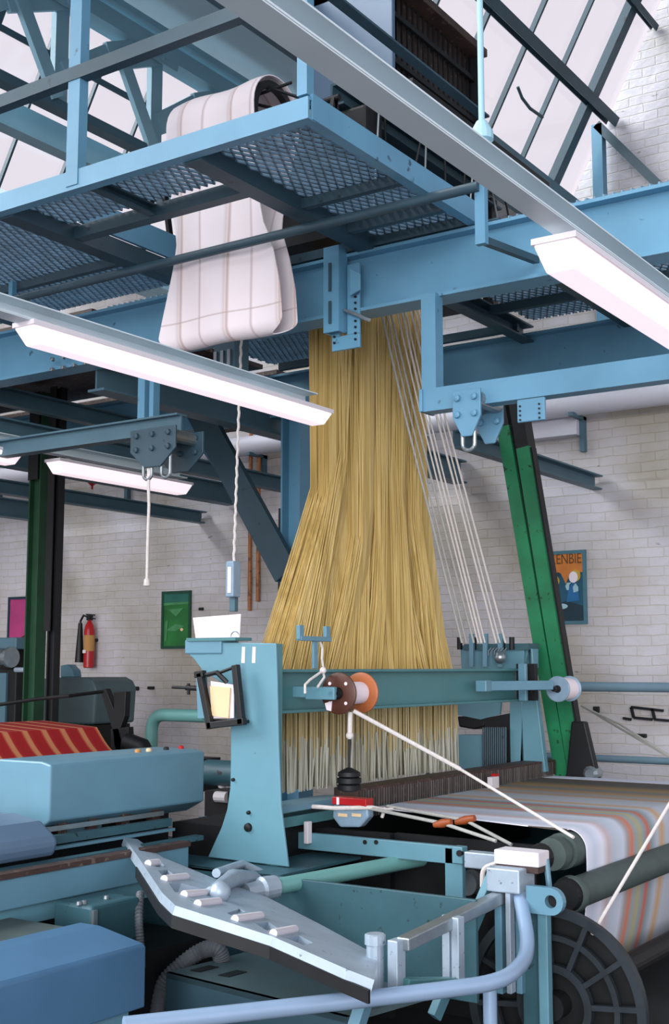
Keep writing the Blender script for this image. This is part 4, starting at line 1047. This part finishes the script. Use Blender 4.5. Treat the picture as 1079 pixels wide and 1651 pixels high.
g = thing('weft_guide', 'brown-handled bobbin pin with white thread lying left of the packet', 'bobbin', at(480, 1300, Y=4.75))
MB().tube([at(467,1300,Y=4.75), at(489,1297,Y=4.75)], .013, 10).build('handle', 'wood', g)
MB().tube([at(489,1297,Y=4.75), at(500,1300,Y=4.76), at(540,1303,Y=4.8), at(600,1302,Y=4.86), at(620,1306,Y=4.9)], .010, 8).build('thread', 'cord', g)
k0 = at(620, 1306, Y=4.9)
tag(MB().sphere(k0, .014, 6).tube([k0, at(616,1318,Y=4.9)], .008, 6).tube([k0, at(634,1304,Y=4.9)], .008, 6).build('thread_knot', 'cord', loc=k0), 'white knot tied in the thread right of the red-banded packet', 'knot')
c = at(795, 1262, X=-3.25)
g = thing('yarn_clip', 'small white clip with a red top on the dark reed', 'clip', c)
MB().box((c.x-.01, c.y-.05, c.z-.03), (c.x+.02, c.y+.04, c.z+.035)).build('body', 'white', g, bevel=.003)
MB().box((c.x-.01, c.y-.0, c.z+.036), (c.x+.02, c.y+.04, c.z+.05)).build('red_top', 'red', g)

# items on the side frame
g = thing('document_holder', 'black metal frame with papers hung on the loom side frame', 'document holder', s(355, 1120, 4.33))
fr = lambda x, y: at(x, y, Y=4.33)
for (a, b_) in (((323,1085),(340,1175)), ((380,1072),(390,1168)), ((336,1170),(395,1163)), ((316,1088),(330,1086))):
    A_, B_ = fr(*a), fr(*b_); MB().bar(A_, B_, .03, .03, up=Y_).build('frame_bar', 'black', g, bevel=.003)
MB().tube([fr(330,1088), fr(350,1086), fr(383,1074)], .008, 6).tube([fr(335,1088), fr(352,1084)+V((0,-.01,0)), fr(366,1100)], .011, 6).build('wire', 'black', g)
MB().prism([fr(335,1098)+V((0,.02,0)), fr(372,1104)+V((0,.02,0)), fr(372,1158)+V((0,.02,0)), fr(338,1158)+V((0,.02,0))], (0,.006,0)).build('paper', 'paper', g)
MB().prism([fr(336,1106)+V((0,.01,0)), fr(369,1109)+V((0,.01,0)), fr(366,1158)+V((0,.01,0)), fr(339,1154)+V((0,.01,0))], (0,.006,0)).build('manila_sheet', 'manila', g, label='manila sheet')
MB().box((fr(335,1090).x, 4.35, fr(340,1165).z), (fr(388,1090).x, 4.395, fr(340,1160).z)).build('shelf', 'black', g)
g = thing('paper_sheet', 'blank pinkish-white card standing on top of the loom side frame', 'card', s(350, 1030, 4.45))
ps = lambda x, y: at(x, y, Y=4.46)
MB().prism([ps(311,996), ps(388,990), ps(386,1032), ps(316,1032)], (0,.004,0)).build('card', 'paper', g)
g = thing('wire_clip', 'small bent wire clip in front of the blank card on the side frame', 'clip', ps(378,1030))
MB().tube(arc(at(379,1027,Y=4.42), .025, 0, PI, 10, X_, Z_), .003, 6).build('wire', 'metal', g)
b = MB().prism([at(*p, Y=4.47) for p in ((316,1084),(330,1084),(330,1158),(319,1158))], (0,.02,0)).build('bracket_plate', 'cover', L)
MB().tube([at(300,1109,Y=4.5), at(322,1110,Y=4.5)], .012, 8).tube([at(278,1108,Y=4.5), at(302,1109,Y=4.5)], .007, 8).tube([at(304,1102,Y=4.5), at(304,1120,Y=4.5)], .008, 8).build('adjuster_screw', 'dark', L)
# ================================================================== NEIGHBOURING LOOM (left foreground)
g = thing('rapier_loom', 'grey-blue covered weaving machine filling the lower left', 'loom', (-3.6, 3.3, 0))
R_ = g
# upper cover
XC = -3.9
zt = at(330, 1212, X=XC).z; zb = at(330, 1291, X=XC).z
y0c, y1c = at(82, 1242, X=XC).y, at(330, 1212, X=XC).y
prof_ = [(XC, zb), (XC, zt), (XC-.06, zt+.012), (XC-.32, zt+.012), (XC-.62, zb-.05), (XC-.62, zb-.12), (XC-.1, zb-.05)]
MB().prism([V((x, y0c, z)) for x, z in prof_], (0, y1c-y0c, 0)).build('top_cover', 'cover', R_, bevel=.008)
for (px, mt) in ((222,'card'), (240,'manila'), (268,'black'), (292,'red')):
    c = at(px, 1214, X=XC-.12); MB().lathe((XC-.12, c.y, zt+.012), Z_, [(0,.014),(.012,.013),(.015,.006)], 10).build('button', mt, R_)
# rounded end cover at left
YE = at(82, 1350, X=-3.75).y
zz0, zz1 = at(80, 1390, X=-3.72).z, at(80, 1322, X=-3.72).z
pf = [(-3.72, zz0+.02), (-3.70, zz0+.08), (-3.72, (zz0+zz1)/2+.02), (-3.80, zz1-.01), (-3.95, zz1+.01), (-4.2, zz1), (-4.2, zz0)]
MB().prism([V((x, 1.8, z)) for x, z in pf], (0, YE-1.8, 0)).build('end_cover', 'cover3', R_, bevel=.02)
# gap with rails
MB().box((-4.4, 1.8, .55), (-3.98, 4.38, zb-.02)).build('inner_body', 'dark', R_)
for (X, p1, h, w, mt) in ((-3.93, (320, 1302), .02, .03, 'metal'), (-3.88, (320, 1318), .035, .03, 'loom_dk'), (-3.86, (320, 1330), .012, .03, 'cover'), (-3.70, (320,1350), .02, .05, 'loom_dk')):
    z = at(*p1, X=X).z; MB().bar((X, 1.9, z), (X, 4.36, z), w, h).build('guide_rail', mt, R_)
b = MB()
for y in (3.72, 3.9, 4.1, 4.3): b.box((-3.97, y, zb-.10), (-3.93, y+.05, zb))
b.build('rail_brackets', 'brown', R_)
MB().box((-3.96, 3.75, zb-.085), (-3.955, 4.0, zb-.01)).build('window_strip', 'cover', R_)
# pale beam
z1 = at(0, 1418, X=-3.6).z; z0 = at(0, 1468, X=-3.6).z
MB().channel((-3.62, 1.9, (z0+z1)/2), (-3.62, 4.15, (z0+z1)/2), .08, z1-z0, .02, flip=-1).build('front_beam', 'cover', R_, bevel=.004)
MB().bar((-3.6, 1.9, z1+.012), (-3.6, 4.15, z1+.012), .06, .02).build('beam_strip', 'brown', R_)
MB().box((-3.66, 3.0, z0-.07), (-3.6, 4.0, z0)).build('lower_strip', 'loom', R_)
# shelf and brown top plate
zs = at(60, 1500, X=-3.35).z
MB().box((-3.6, 1.9, zs-.03), (-3.28, at(110,1478,X=-3.3).y, zs-.0)).build('shelf', 'roller', R_)
MB().box((-3.28, 1.9, zs-.16), (-3.25, at(112,1478,X=-3.27).y, zs-.01)).build('shelf_front', 'cover', R_)
# small control box
cc0 = at(148, 1470, X=-3.35); cc1 = at(226, 1445, X=-3.35)
MB().box((-3.55, cc0.y, at(148,1512,X=-3.35).z-.05), (-3.35, cc1.y, at(226,1445,X=-3.35).z)).build('control_box', 'loom_dk', R_, bevel=.012)
MB().bar(V((-3.345, cc0.y+.01, at(148,1505,X=-3.35).z)), V((-3.345, cc0.y+.01, at(148,1468,X=-3.35).z)), .012, .02, up=Y_).build('box_edge', 'metal', R_)
b = MB()
for px in (134, 142, 178): c = at(px, 1442, X=-3.4); b.lathe((-3.42, c.y, at(226,1445,X=-3.35).z), Z_, [(0,.012),(.012,.01)], 8)
b.build('screws', 'metal', R_)
# big lower cover
XB2 = -3.0
t0 = at(0, 1590, X=XB2); t1 = at(236, 1516, X=XB2); zt2 = (t0.z+t1.z)/2; zb2 = at(240, 1622, X=XB2).z
prof_ = [(XB2, zb2), (XB2, zt2-.01), (XB2-.012, zt2), (XB2-.22, zt2+.035), (XB2-.32, zt2+.035), (XB2-.32, zb2)]
MB().prism([V((x, 1.6, z)) for x, z in prof_], (0, t1.y-1.6, 0)).build('lower_cover', 'cover2', R_, bevel=.006)
MB().box((XB2-.3, 1.6, 0), (XB2-.02, t1.y-.06, zb2)).build('plinth', 'cover', R_)
MB().box((-4.4, 1.8, 0), (-3.4, 4.1, .55)).build('machine_bed', 'dark', R_)
# flexible hose (corrugated)
hp = [V((at(210,1640,Y=3.75).x, 3.75, .28)), at(213,1640,Y=3.78), at(226,1598,Y=3.8), at(262,1560,Y=3.85), at(310,1535,Y=3.9), at(345,1530,Y=3.92), at(357,1548,Y=3.95)]
hp = [V((at(250,1600,Y=3.75).x, 3.75, .2)), at(252,1640,Y=3.75), at(262,1590,Y=3.78), at(290,1558,Y=3.82), at(325,1533,Y=3.88), at(350,1530,Y=3.9), at(358,1550,Y=3.92), at(358,1565,Y=3.92)]
def smooth_path(P_, n=12):
    out = []
    for i in range(len(P_)-1):
        a = P_[max(i-1,0)]; b = P_[i]; c = P_[i+1]; d = P_[min(i+2,len(P_)-1)]
        for k in range(n):
            t = k/n; out.append(.5*((2*b) + (c-a)*t + (2*a-5*b+4*c-d)*t*t + (3*b-a-3*c+d)*t**3))
    out.append(P_[-1]); return out
hp = smooth_path(hp, 14)
tag(MB().tube(hp, .035, 14, r_list=[.034 if i % 2 else .029 for i in range(len(hp))]).build('ribbed_hose', 'hose', loc=hp[0]), 'grey ribbed flexible hose bending behind the pierced lever arm', 'hose')
hp = smooth_path([at(228,1560,X=-3.3), at(226,1520,X=-3.3), at(224,1480,X=-3.32), at(226,1440,X=-3.4)], 16)
hp[0].z -= .0
tag(MB().tube(hp, .016, 12, r_list=[.017 if i % 2 else .014 for i in range(len(hp))]).build('ribbed_hose', 'hose', loc=hp[0]), 'thin ribbed hose rising beside the small control box', 'hose')
# slotted floor plate in front of the loom base
pz = .5
q0 = [at(268,1568,Z=pz), at(395,1535,Z=pz), at(700,1600,Z=pz), at(560,1640,Z=pz)]
g = thing('footboard', 'grey slotted footplate low in front of the loom base', 'footboard', (q0[0].x, q0[0].y, 0))
MB().prism(q0, (0,0,-.02)).build('plate', 'guard', g)
for (x, y) in ((330,1562),(375,1570)):
    c = at(x, y, Z=pz+.001); MB().prism([c+V((-.03,-.05,0)), c+V((.02,-.05,0)), c+V((.03,.05,0)), c+V((-.02,.05,0))], (0,0,.002)).build('slot', 'black', g)
MB().prism([q0[0], q0[3], q0[3]+V((0,0,-.30)), q0[0]+V((0,0,-.30))], (.0,.02,0)).build('riser', 'steel_dk', g)
MB().box((q0[1].x+.1, q0[1].y-.1, 0), (q0[1].x+.18, q0[1].y, pz-.02)).build('leg', 'dark', g)

# ================================================================== FAR LOOM WITH RED CLOTH
M['redcloth'] = mat_stripes('red_striped_cloth', 1, [(0,(164,24,28)),(.40,(170,26,30)),(.48,(196,100,70)),(.54,(208,136,92)),(.72,(210,140,96)),(.78,(176,34,36)),(1,(164,22,28))], 6.6, 0)
XT_, XBm = -5.75, -5.556
ta = at(156, 1173, X=XT_); tb = at(190, 1219, X=XBm)
yr = ta.y
rows = []
for i in range(5): f = i/4; rows.append([V((XT_-.5 + .5*f, 3.2+(yr-3.2)*j/20, ta.z+.03-.03*f)) for j in range(21)])
for i in range(1, 9):
    f = i/8; rows.append([V((XT_ + (XBm-XT_)*f, 3.2+(yr+(tb.y-yr)*f-3.2)*j/20, ta.z + (tb.z-ta.z-.0)*f - .02*math.sin(f*PI))) for j in range(21)])
for i in range(1, 5):
    f = i/4; rows.append([V((XBm + .03*math.sin(f*PI), 3.2+(tb.y-3.2)*j/20, tb.z - .45*f)) for j in range(21)])
tag(MB().sheet(rows, .006).build('red_striped_cloth', 'redcloth', loc=(-5.5, 4.6, 1.2), smooth=True), 'red cloth with orange stripes stretched over the loom at far left', 'cloth')
g = thing('far_loom', 'dark weaving loom behind the red striped cloth at far left', 'loom', (-6, 4.6, 0))
MB().box((-6.2, 3.1, 0), (-5.4, tb.y-.1, .8)).build('base', 'dark', g, bevel=.01)
MB().cyl((XBm-.09, 3.1, tb.z-.08), (XBm-.09, tb.y+.02, tb.z-.08), .06, 18).build('front_roller', 'dark', g)
MB().cyl((XT_-.05, 3.1, ta.z-.08), (XT_-.05, yr+.05, ta.z-.08), .06, 18).build('back_roller', 'dark', g)
# side end with black uprights
for (pts_, mt) in (([(162,1113),(170,1110),(190,1160),(202,1225),(186,1225),(182,1180)], 'black'), ([(183,1116),(203,1115),(201,1155),(193,1178),(184,1170)], 'black'), ([(178,1175),(207,1172),(210,1225),(180,1225)], 'dark')):
    MB().prism([at(*p, Y=6.05) for p in pts_], (0,.05,0)).build('lever', mt, g, bevel=.004)
MB().tube([at(205,1196,Y=6.05), at(230,1205,Y=6.05), at(240,1225,Y=6.05)], .06, 10).build('drive_arm', 'dark', g, smooth=True)
MB().bar(at(180,1240,Y=6.0), V((at(180,1240,Y=6.0).x+.8, 6.0, at(180,1240,Y=6.0).z)), .3, .2).build('gear_box', 'dark', g)
MB().box((at(178,1220,Y=6.0).x-.1, 5.9, 0), (at(240,1220,Y=6.0).x, 6.2, at(200,1222,Y=6.0).z)).build('side_frame', 'dark', g)
MB().tube([at(0,1136,Y=5.6), at(60,1127,Y=5.6), at(110,1122,Y=5.6), at(165,1115,Y=6.0)], .012, 8).build('rod', 'dark', g)
# grey rounded machine guard behind the columns
yg = 7.6
gp = [(96,1092),(140,1092),(150,1098),(155,1110),(151,1168),(60,1168),(60,1095)]
g = thing('machine_guard', 'dull grey-green rounded machine guard behind the black column', 'machine guard', (at(120,1160,Y=yg).x, yg, 0))
f_ = MB().prism([at(*p, Y=yg) for p in gp], (0,.5,0)).build('cover', 'guard', g, bevel=.02)
a_ = at(60,1166,Y=yg); b_ = at(150,1166,Y=yg)
MB().box((a_.x, yg+.03, 0), (b_.x, yg+.45, a_.z)).build('pedestal', 'dark', g)
gq = [(97,1092),(97,1073),(108,1071),(117,1080),(119,1092)]
MB().prism([at(*p, Y=yg+.1) for p in gq], (0,.1,0)).build('pale_bag', 'cover', g, bevel=.01)
# dark machine with roll at the left edge
g = thing('yarn_machine', 'dark machine with a short brass-coloured roller at the left edge', 'machine', (at(20,1100,Y=6.6).x, 6.6, 0))
q = lambda x, y: at(x, y, Y=6.6)
MB().box((q(-30,1100).x, 6.6, 0), (q(26,1100).x, 6.9, q(0,1078).z)).build('body', 'dark', g, bevel=.01)
MB().box((q(-20,1100).x, 6.58, q(0,1165).z), (q(13,1100).x, 6.6, q(0,1085).z)).build('panel', 'steel_mid', g)
MB().box((q(-30,1030).x, 6.6, q(0,1047).z), (q(24,1100).x, 6.9, q(0,1028).z)).build('head', 'steel_mid', g, bevel=.01)
MB().box((q(-25,1040).x, 6.65, q(0,1080).z), (q(8,1100).x, 6.85, q(0,1046).z)).build('neck', 'dark', g)
MB().lathe(q(2,1060)+V((0,-.05,0)), X_, [(0,.06),(.03,.075),(.05,.06),(.13,.06),(.15,.08),(.18,.08)], 20).build('roller', 'metal', g)
MB().tube([q(25,1080), q(46,1080)], .02, 8).tube([q(42,1055), q(42,1092)], .015, 8).build('handle', 'alu', g)

# ================================================================== ON THE BACK WALL
YP = YW - .06
def picture(px0, py0, px1, py1, name, lab, cat, border, bg):
    a = at(px0, (py0+py1)/2, Y=YP); b = at(px1, (py0+py1)/2, Y=YP)
    zt_ = at((px0+px1)/2, py0, Y=YP).z; zb_ = at((px0+px1)/2, py1, Y=YP).z
    g = thing(name, lab, cat, ((a.x+b.x)/2, YP, (zt_+zb_)/2))
    w = .028
    m = MB().box((a.x, YP-.02, zb_), (b.x, YP, zb_+w)).box((a.x, YP-.02, zt_-w), (b.x, YP, zt_)).box((a.x, YP-.02, zb_+w), (a.x+w, YP, zt_-w)).box((b.x-w, YP-.02, zb_+w), (b.x, YP, zt_-w))
    m.build('border', border, g)
    MB().box((a.x+w, YP-.012, zb_+w), (b.x-w, YP-.002, zt_-w)).build('print', bg, g)
    def at_uv(u, v): return V((a.x+w + (b.x-a.x-2*w)*u, YP-.0135, zb_+w + (zt_-zb_-2*w)*v))
    return g, at_uv
def blob(g, uv, pts, mt, name, d=0):
    MB().prism([uv(*p)+V((0,-.0012*d,0)) for p in pts], (0,-.001,0)).build(name, mt, g)
def ell(cx, cy, rx, ry, n=18): return [(cx+rx*math.cos(2*PI*i/n), cy+ry*math.sin(2*PI*i/n)) for i in range(n)]
M['po'] = paint('poster_orange', (206, 124, 52), .5, 0, .15, 9); M['pb'] = paint('poster_blue', (24, 84, 108), .5, 0, .15, 6)
M['pn'] = paint('poster_navy', (12, 50, 64), .5, 0, .1, 6); M['pbb'] = paint('poster_bright_blue', (30, 104, 160), .5, 0, .1, 6)
M['py'] = paint('poster_yellow', (196, 160, 50), .5, 0, .1, 6); M['pgr'] = paint('poster_border', (70, 116, 130), .5, 0, .1, 6)
M['plb'] = paint('poster_light', (160, 200, 208), .5, 0, .1, 6); M['ptx'] = paint('poster_text', (96, 62, 22), .5, 0, .3, 20)
g, uv = picture(882, 888, 947, 1007, 'poster', 'blue and orange printed poster with two figures on the brick wall', 'poster', 'pgr', 'pb')
blob(g, uv, [(0,.72),(1,.72),(1,1),(0,1)], 'po', 'orange_field')
blob(g, uv, [(.35,.72),(.62,.72),(.50,.55)], 'po', 'orange_point', 1)
blob(g, uv, [(0,.0),(1,.0),(1,.22),(.5,.3),(0,.22)], 'pn', 'dark_ground')
blob(g, uv, ell(.78,.67,.15,.09), 'py', 'yellow_shape', 1); blob(g, uv, ell(.72,.65,.13,.085), 'paper', 'pale_head', 2)
blob(g, uv, ell(.20,.60,.11,.075), 'py', 'yellow_head', 1); blob(g, uv, [(.02,.66),(.34,.68),(.30,.73),(.06,.73)], 'pn', 'dark_cap', 2)
blob(g, uv, [(.5,.28),(.88,.3),(.84,.5),(.72,.57),(.58,.5)], 'pbb', 'blue_body', 1)
blob(g, uv, [(.72,.42),(.86,.44),(.86,.50),(.78,.56),(.70,.5)], 'plb', 'pale_arm', 2); blob(g, uv, [(.52,.46),(.58,.46),(.60,.54),(.66,.57),(.54,.57),(.48,.52)], 'plb', 'pale_arm', 2)
blob(g, uv, ell(.36,.22,.18,.04), 'plb', 'pale_patch', 2)
cu = bpy.data.curves.new('title', 'FONT'); cu.body = 'KENBIE'; cu.extrude = .0008; cu.size = .105; cu.align_x = 'CENTER'
to = bpy.data.objects.new('title', cu); COL.objects.link(to); to.parent = g; p_ = uv(.5, .855) + V((0,-.003,0)) - V(g['_o'])
to.location = p_; to.rotation_euler = (PI/2, 0, 0); to.scale = (.82, 1.15, 1); cu.materials.append(M['ptx'])
bpy.context.view_layer.update(); me_ = bpy.data.meshes.new_from_object(to); t2 = bpy.data.objects.new('lettering', me_); COL.objects.link(t2); t2.parent = g; t2.location = to.location; t2.rotation_euler = to.rotation_euler; t2.scale = to.scale; bpy.data.objects.remove(to)
M['fg'] = paint('framed_green', (34, 112, 50), .35, 0, .35, 4); M['fgd'] = paint('dark_green_frame', (18, 70, 50), .45, 0, .1, 6)
M['fgl'] = paint('leaf_green', (70, 140, 88), .4, 0, .2, 9); M['fgb'] = paint('blue_green', (36, 104, 92), .4, 0, .2, 6)
g, uv = picture(262, 953, 309, 1046, 'framed_picture', 'green leafy picture in a dark green frame on the brick wall', 'picture', 'fgd', 'fg')
blob(g, uv, [(0,.84),(1,.84),(1,1),(0,1)], 'fgb', 'dark_band'); blob(g, uv, [(0,.78),(1,.8),(1,.84),(0,.83)], 'fgl', 'pale_band', 1)
blob(g, uv, [(.2,.7),(.8,.72),(.5,.56)], 'fgl', 'leaf', 1); blob(g, uv, [(.1,.3),(.5,.42),(.85,.38),(.5,.28)], 'fgl', 'leaf', 1); blob(g, uv, ell(.74,.31,.06,.03), 'manila', 'pale_flower', 2)
blob(g, uv, [(.05,.08),(.14,.1),(.18,.5),(.08,.46)], 'fgl', 'leaf', 2)
g, uv = picture(14, 962, 62, 1046, 'pink_picture', 'magenta picture partly hidden by the dark green column', 'picture', 'pn', 'pinkp')
blob(g, uv, [(.4,.1),(1,.3),(1,.36),(.4,.17)], 'bobbin_dk', 'dark_line', 1)
# extinguisher
c = at(144, 1030, Y=YW-.16); zt_ = at(145, 992, Y=YW-.16).z; zb_ = at(143, 1077, Y=YW-.16).z
g = thing('fire_extinguisher', 'red fire extinguisher with a black horn hanging on the brick wall', 'fire extinguisher', (c.x, c.y, zb_))
h = zt_-zb_
MB().lathe((c.x, c.y, zb_), Z_, [(0,.045),(.008,.056),(h*.70,.056),(h*.80,.045),(h*.88,.022),(h*.92,.02)], 28).build('body', 'red', g, smooth=True)
MB().box((c.x-.02, c.y-.03, zb_+h*.9), (c.x+.02, c.y+.03, zb_+h*1.0)).bar((c.x-.05, c.y, zb_+h*1.02), (c.x+.07, c.y, zb_+h*1.0), .02, .014).bar((c.x, c.y, zb_+h*.95), (c.x+.08, c.y, zb_+h*.93), .018, .012).build('valve', 'black', g, bevel=.003)
hc = at(131, 1000, Y=YW-.17); hd_ = at(130, 1068, Y=YW-.17)
MB().tube([V((c.x-.01, c.y-.02, zt_-.02)), V((c.x-.06, c.y-.03, zt_)), V((hc.x, c.y-.02, hc.z-.01)), V((hc.x, c.y-.02, hc.z-.08))], .012, 8).build('hose', 'black', g)
MB().tube([V((hc.x, c.y-.02, hc.z-.03)), V((hd_.x-.01, c.y-.02, hd_.z))], .03, 14, r_list=[.022, .048]).build('horn', 'black', g, smooth=True)
MB().lathe((c.x, c.y, zb_+h*.32), Z_, [(0,.0565),(h*.3,.0565)], 28, close=False).build('label_band', 'card', g, label='worn yellowish label')
MB().box((c.x-.03, c.y-.063, zb_+h*.28), (c.x+.012, c.y-.052, zb_+h*.34)).build('tag', 'paper', g)
MB().box((c.x-.03, c.y+.04, zb_+h*.5), (c.x+.03, YW, zb_+h*.56)).build('wall_bracket', 'dark', g)
# red funnel thing
c = at(149, 768, Y=8.9)
g = thing('red_funnel', 'red funnel-shaped hanging shade with its neck pointing down', 'funnel', c)
MB().lathe(c, (0,0,-1), [(0,.072),(.012,.075),(.05,.062),(.085,.03),(.10,.012),(.135,.01)], 24).build('cone', 'red', g, smooth=True)
MB().cyl(c, V((c.x, c.y, 3.68)), .008, 8).build('hanger', 'dark', g)
# small wall fittings
for (px, py, w, h_, lab) in ((222,1110,.05,.04,'small dark fixing on the wall left of the loom, nearest the extinguisher'), (245,1109,.08,.03,'small dark fixing on the wall between its neighbour and the loom frame'), (326,982,.05,.03,'small dark hook on the wall right of the green picture'),
                             (963,1144,.05,.05,'small dark fixing on the right wall above the grey thread'), (1034,1186,.1,.03,'small dark plate low on the right wall')):
    c = at(px, py, Y=YP); 
    tag(MB().box((c.x-w/2, YP-.03, c.z-h_/2), (c.x+w/2, YP, c.z+h_/2)).build('wall_fixing', 'dark', bevel=.006, loc=c), lab, 'fixing')
c = at(1037, 1150, Y=YP)
g = thing('wall_bracket', 'dark open rectangular bracket on the right wall', 'bracket', c)
b = MB()
for (p, q_) in (((1018,1140),(1070,1146)), ((1018,1140),(1022,1157)), ((1022,1157),(1052,1160)), ((1052,1143),(1056,1160)), ((1056,1160),(1079,1162)), ((1005,1158),(1018,1160))):
    b.bar(at(*p, Y=YP-.03), at(*q_, Y=YP-.03), .02, .02, up=Y_)
b.build('bars', 'dark', g)
# white boxed duct piece under the pipe
a = at(855, 695, Y=YW-.05); b_ = at(935, 695, Y=YW-.05); z0 = at(900, 706, Y=YW-.05).z; z1 = at(900, 676, Y=YW-.05).z
tag(MB().box((a.x, YW-.12, z0), (b_.x, YW, z1)).build('wall_box', 'pipe_white', bevel=.004, loc=a), 'white rectangular box on the wall just under the white pipe at right', 'box')

# loom parts behind the side frame (clutter seen between cover and frame)
b = at(345, 1245, Y=5.3)
g = thing('motor_unit', 'dark motor with white fittings between the cover and the loom side frame', 'motor', (b.x, 5.3, 0))
q = lambda x, y: at(x, y, Y=5.3)
MB().cyl(q(335,1245), q(335,1245)+V((.25,0,0)), .07, 20).build('housing', 'loom_dk', g, smooth=True)
MB().lathe(q(358,1270), Z_, [(0,.02),(.03,.03),(.06,.03),(.07,.02)], 12).lathe(q(358,1285), X_, [(-.04,.03),(.04,.03)], 12).build('fittings', 'white', g)
MB().box((q(330,1300).x, 5.3, .2), (q(372,1300).x, 5.5, q(340,1275).z)).build('base', 'dark', g)
MB().box((q(332,1310).x, 5.24, q(340,1330).z), (q(370,1310).x, 5.29, q(340,1316).z)).build('bracket', 'loom', g)

# ================================================================== LIGHT
wd = bpy.data.worlds.new('sky'); SC.world = wd; wd.use_nodes = True
nt = wd.node_tree; bg = nt.nodes['Background']
bg.inputs[0].default_value = (.73, .675, .745, 1); bg.inputs[1].default_value = 1.0
def sun(name, d, ang, e, col):
    l = bpy.data.lights.new(name, 'SUN'); l.energy = e; l.angle = math.radians(ang); l.color = col
    o = bpy.data.objects.new(name, l); COL.objects.link(o); o.location = (0, 0, 12); o.rotation_euler = V(d).to_track_quat('-Z', 'Y').to_euler(); return o
sun('daylight_through_skylights', (.62, .38, -.62), 50, 6.9, (.95, .97, 1.0))
sun('added_fill_sun_behind_camera', (-.42, .88, -.14), 40, 2.1, (.97, .98, 1.0))  # added fill sun through the open side behind the camera; no windows built
for o in list(bpy.data.objects):
    if '_o' in o.keys(): del o['_o']
vs = SC.view_settings; SC.display_settings.display_device = 'sRGB'
vs.view_transform = 'Standard'; vs.look = 'None'; vs.gamma = 1; vs.use_curve_mapping = False; vs.exposure = 0.35
SC.cycles.max_bounces = 8; SC.cycles.transparent_max_bounces = 12
SC.cycles.use_denoising = True
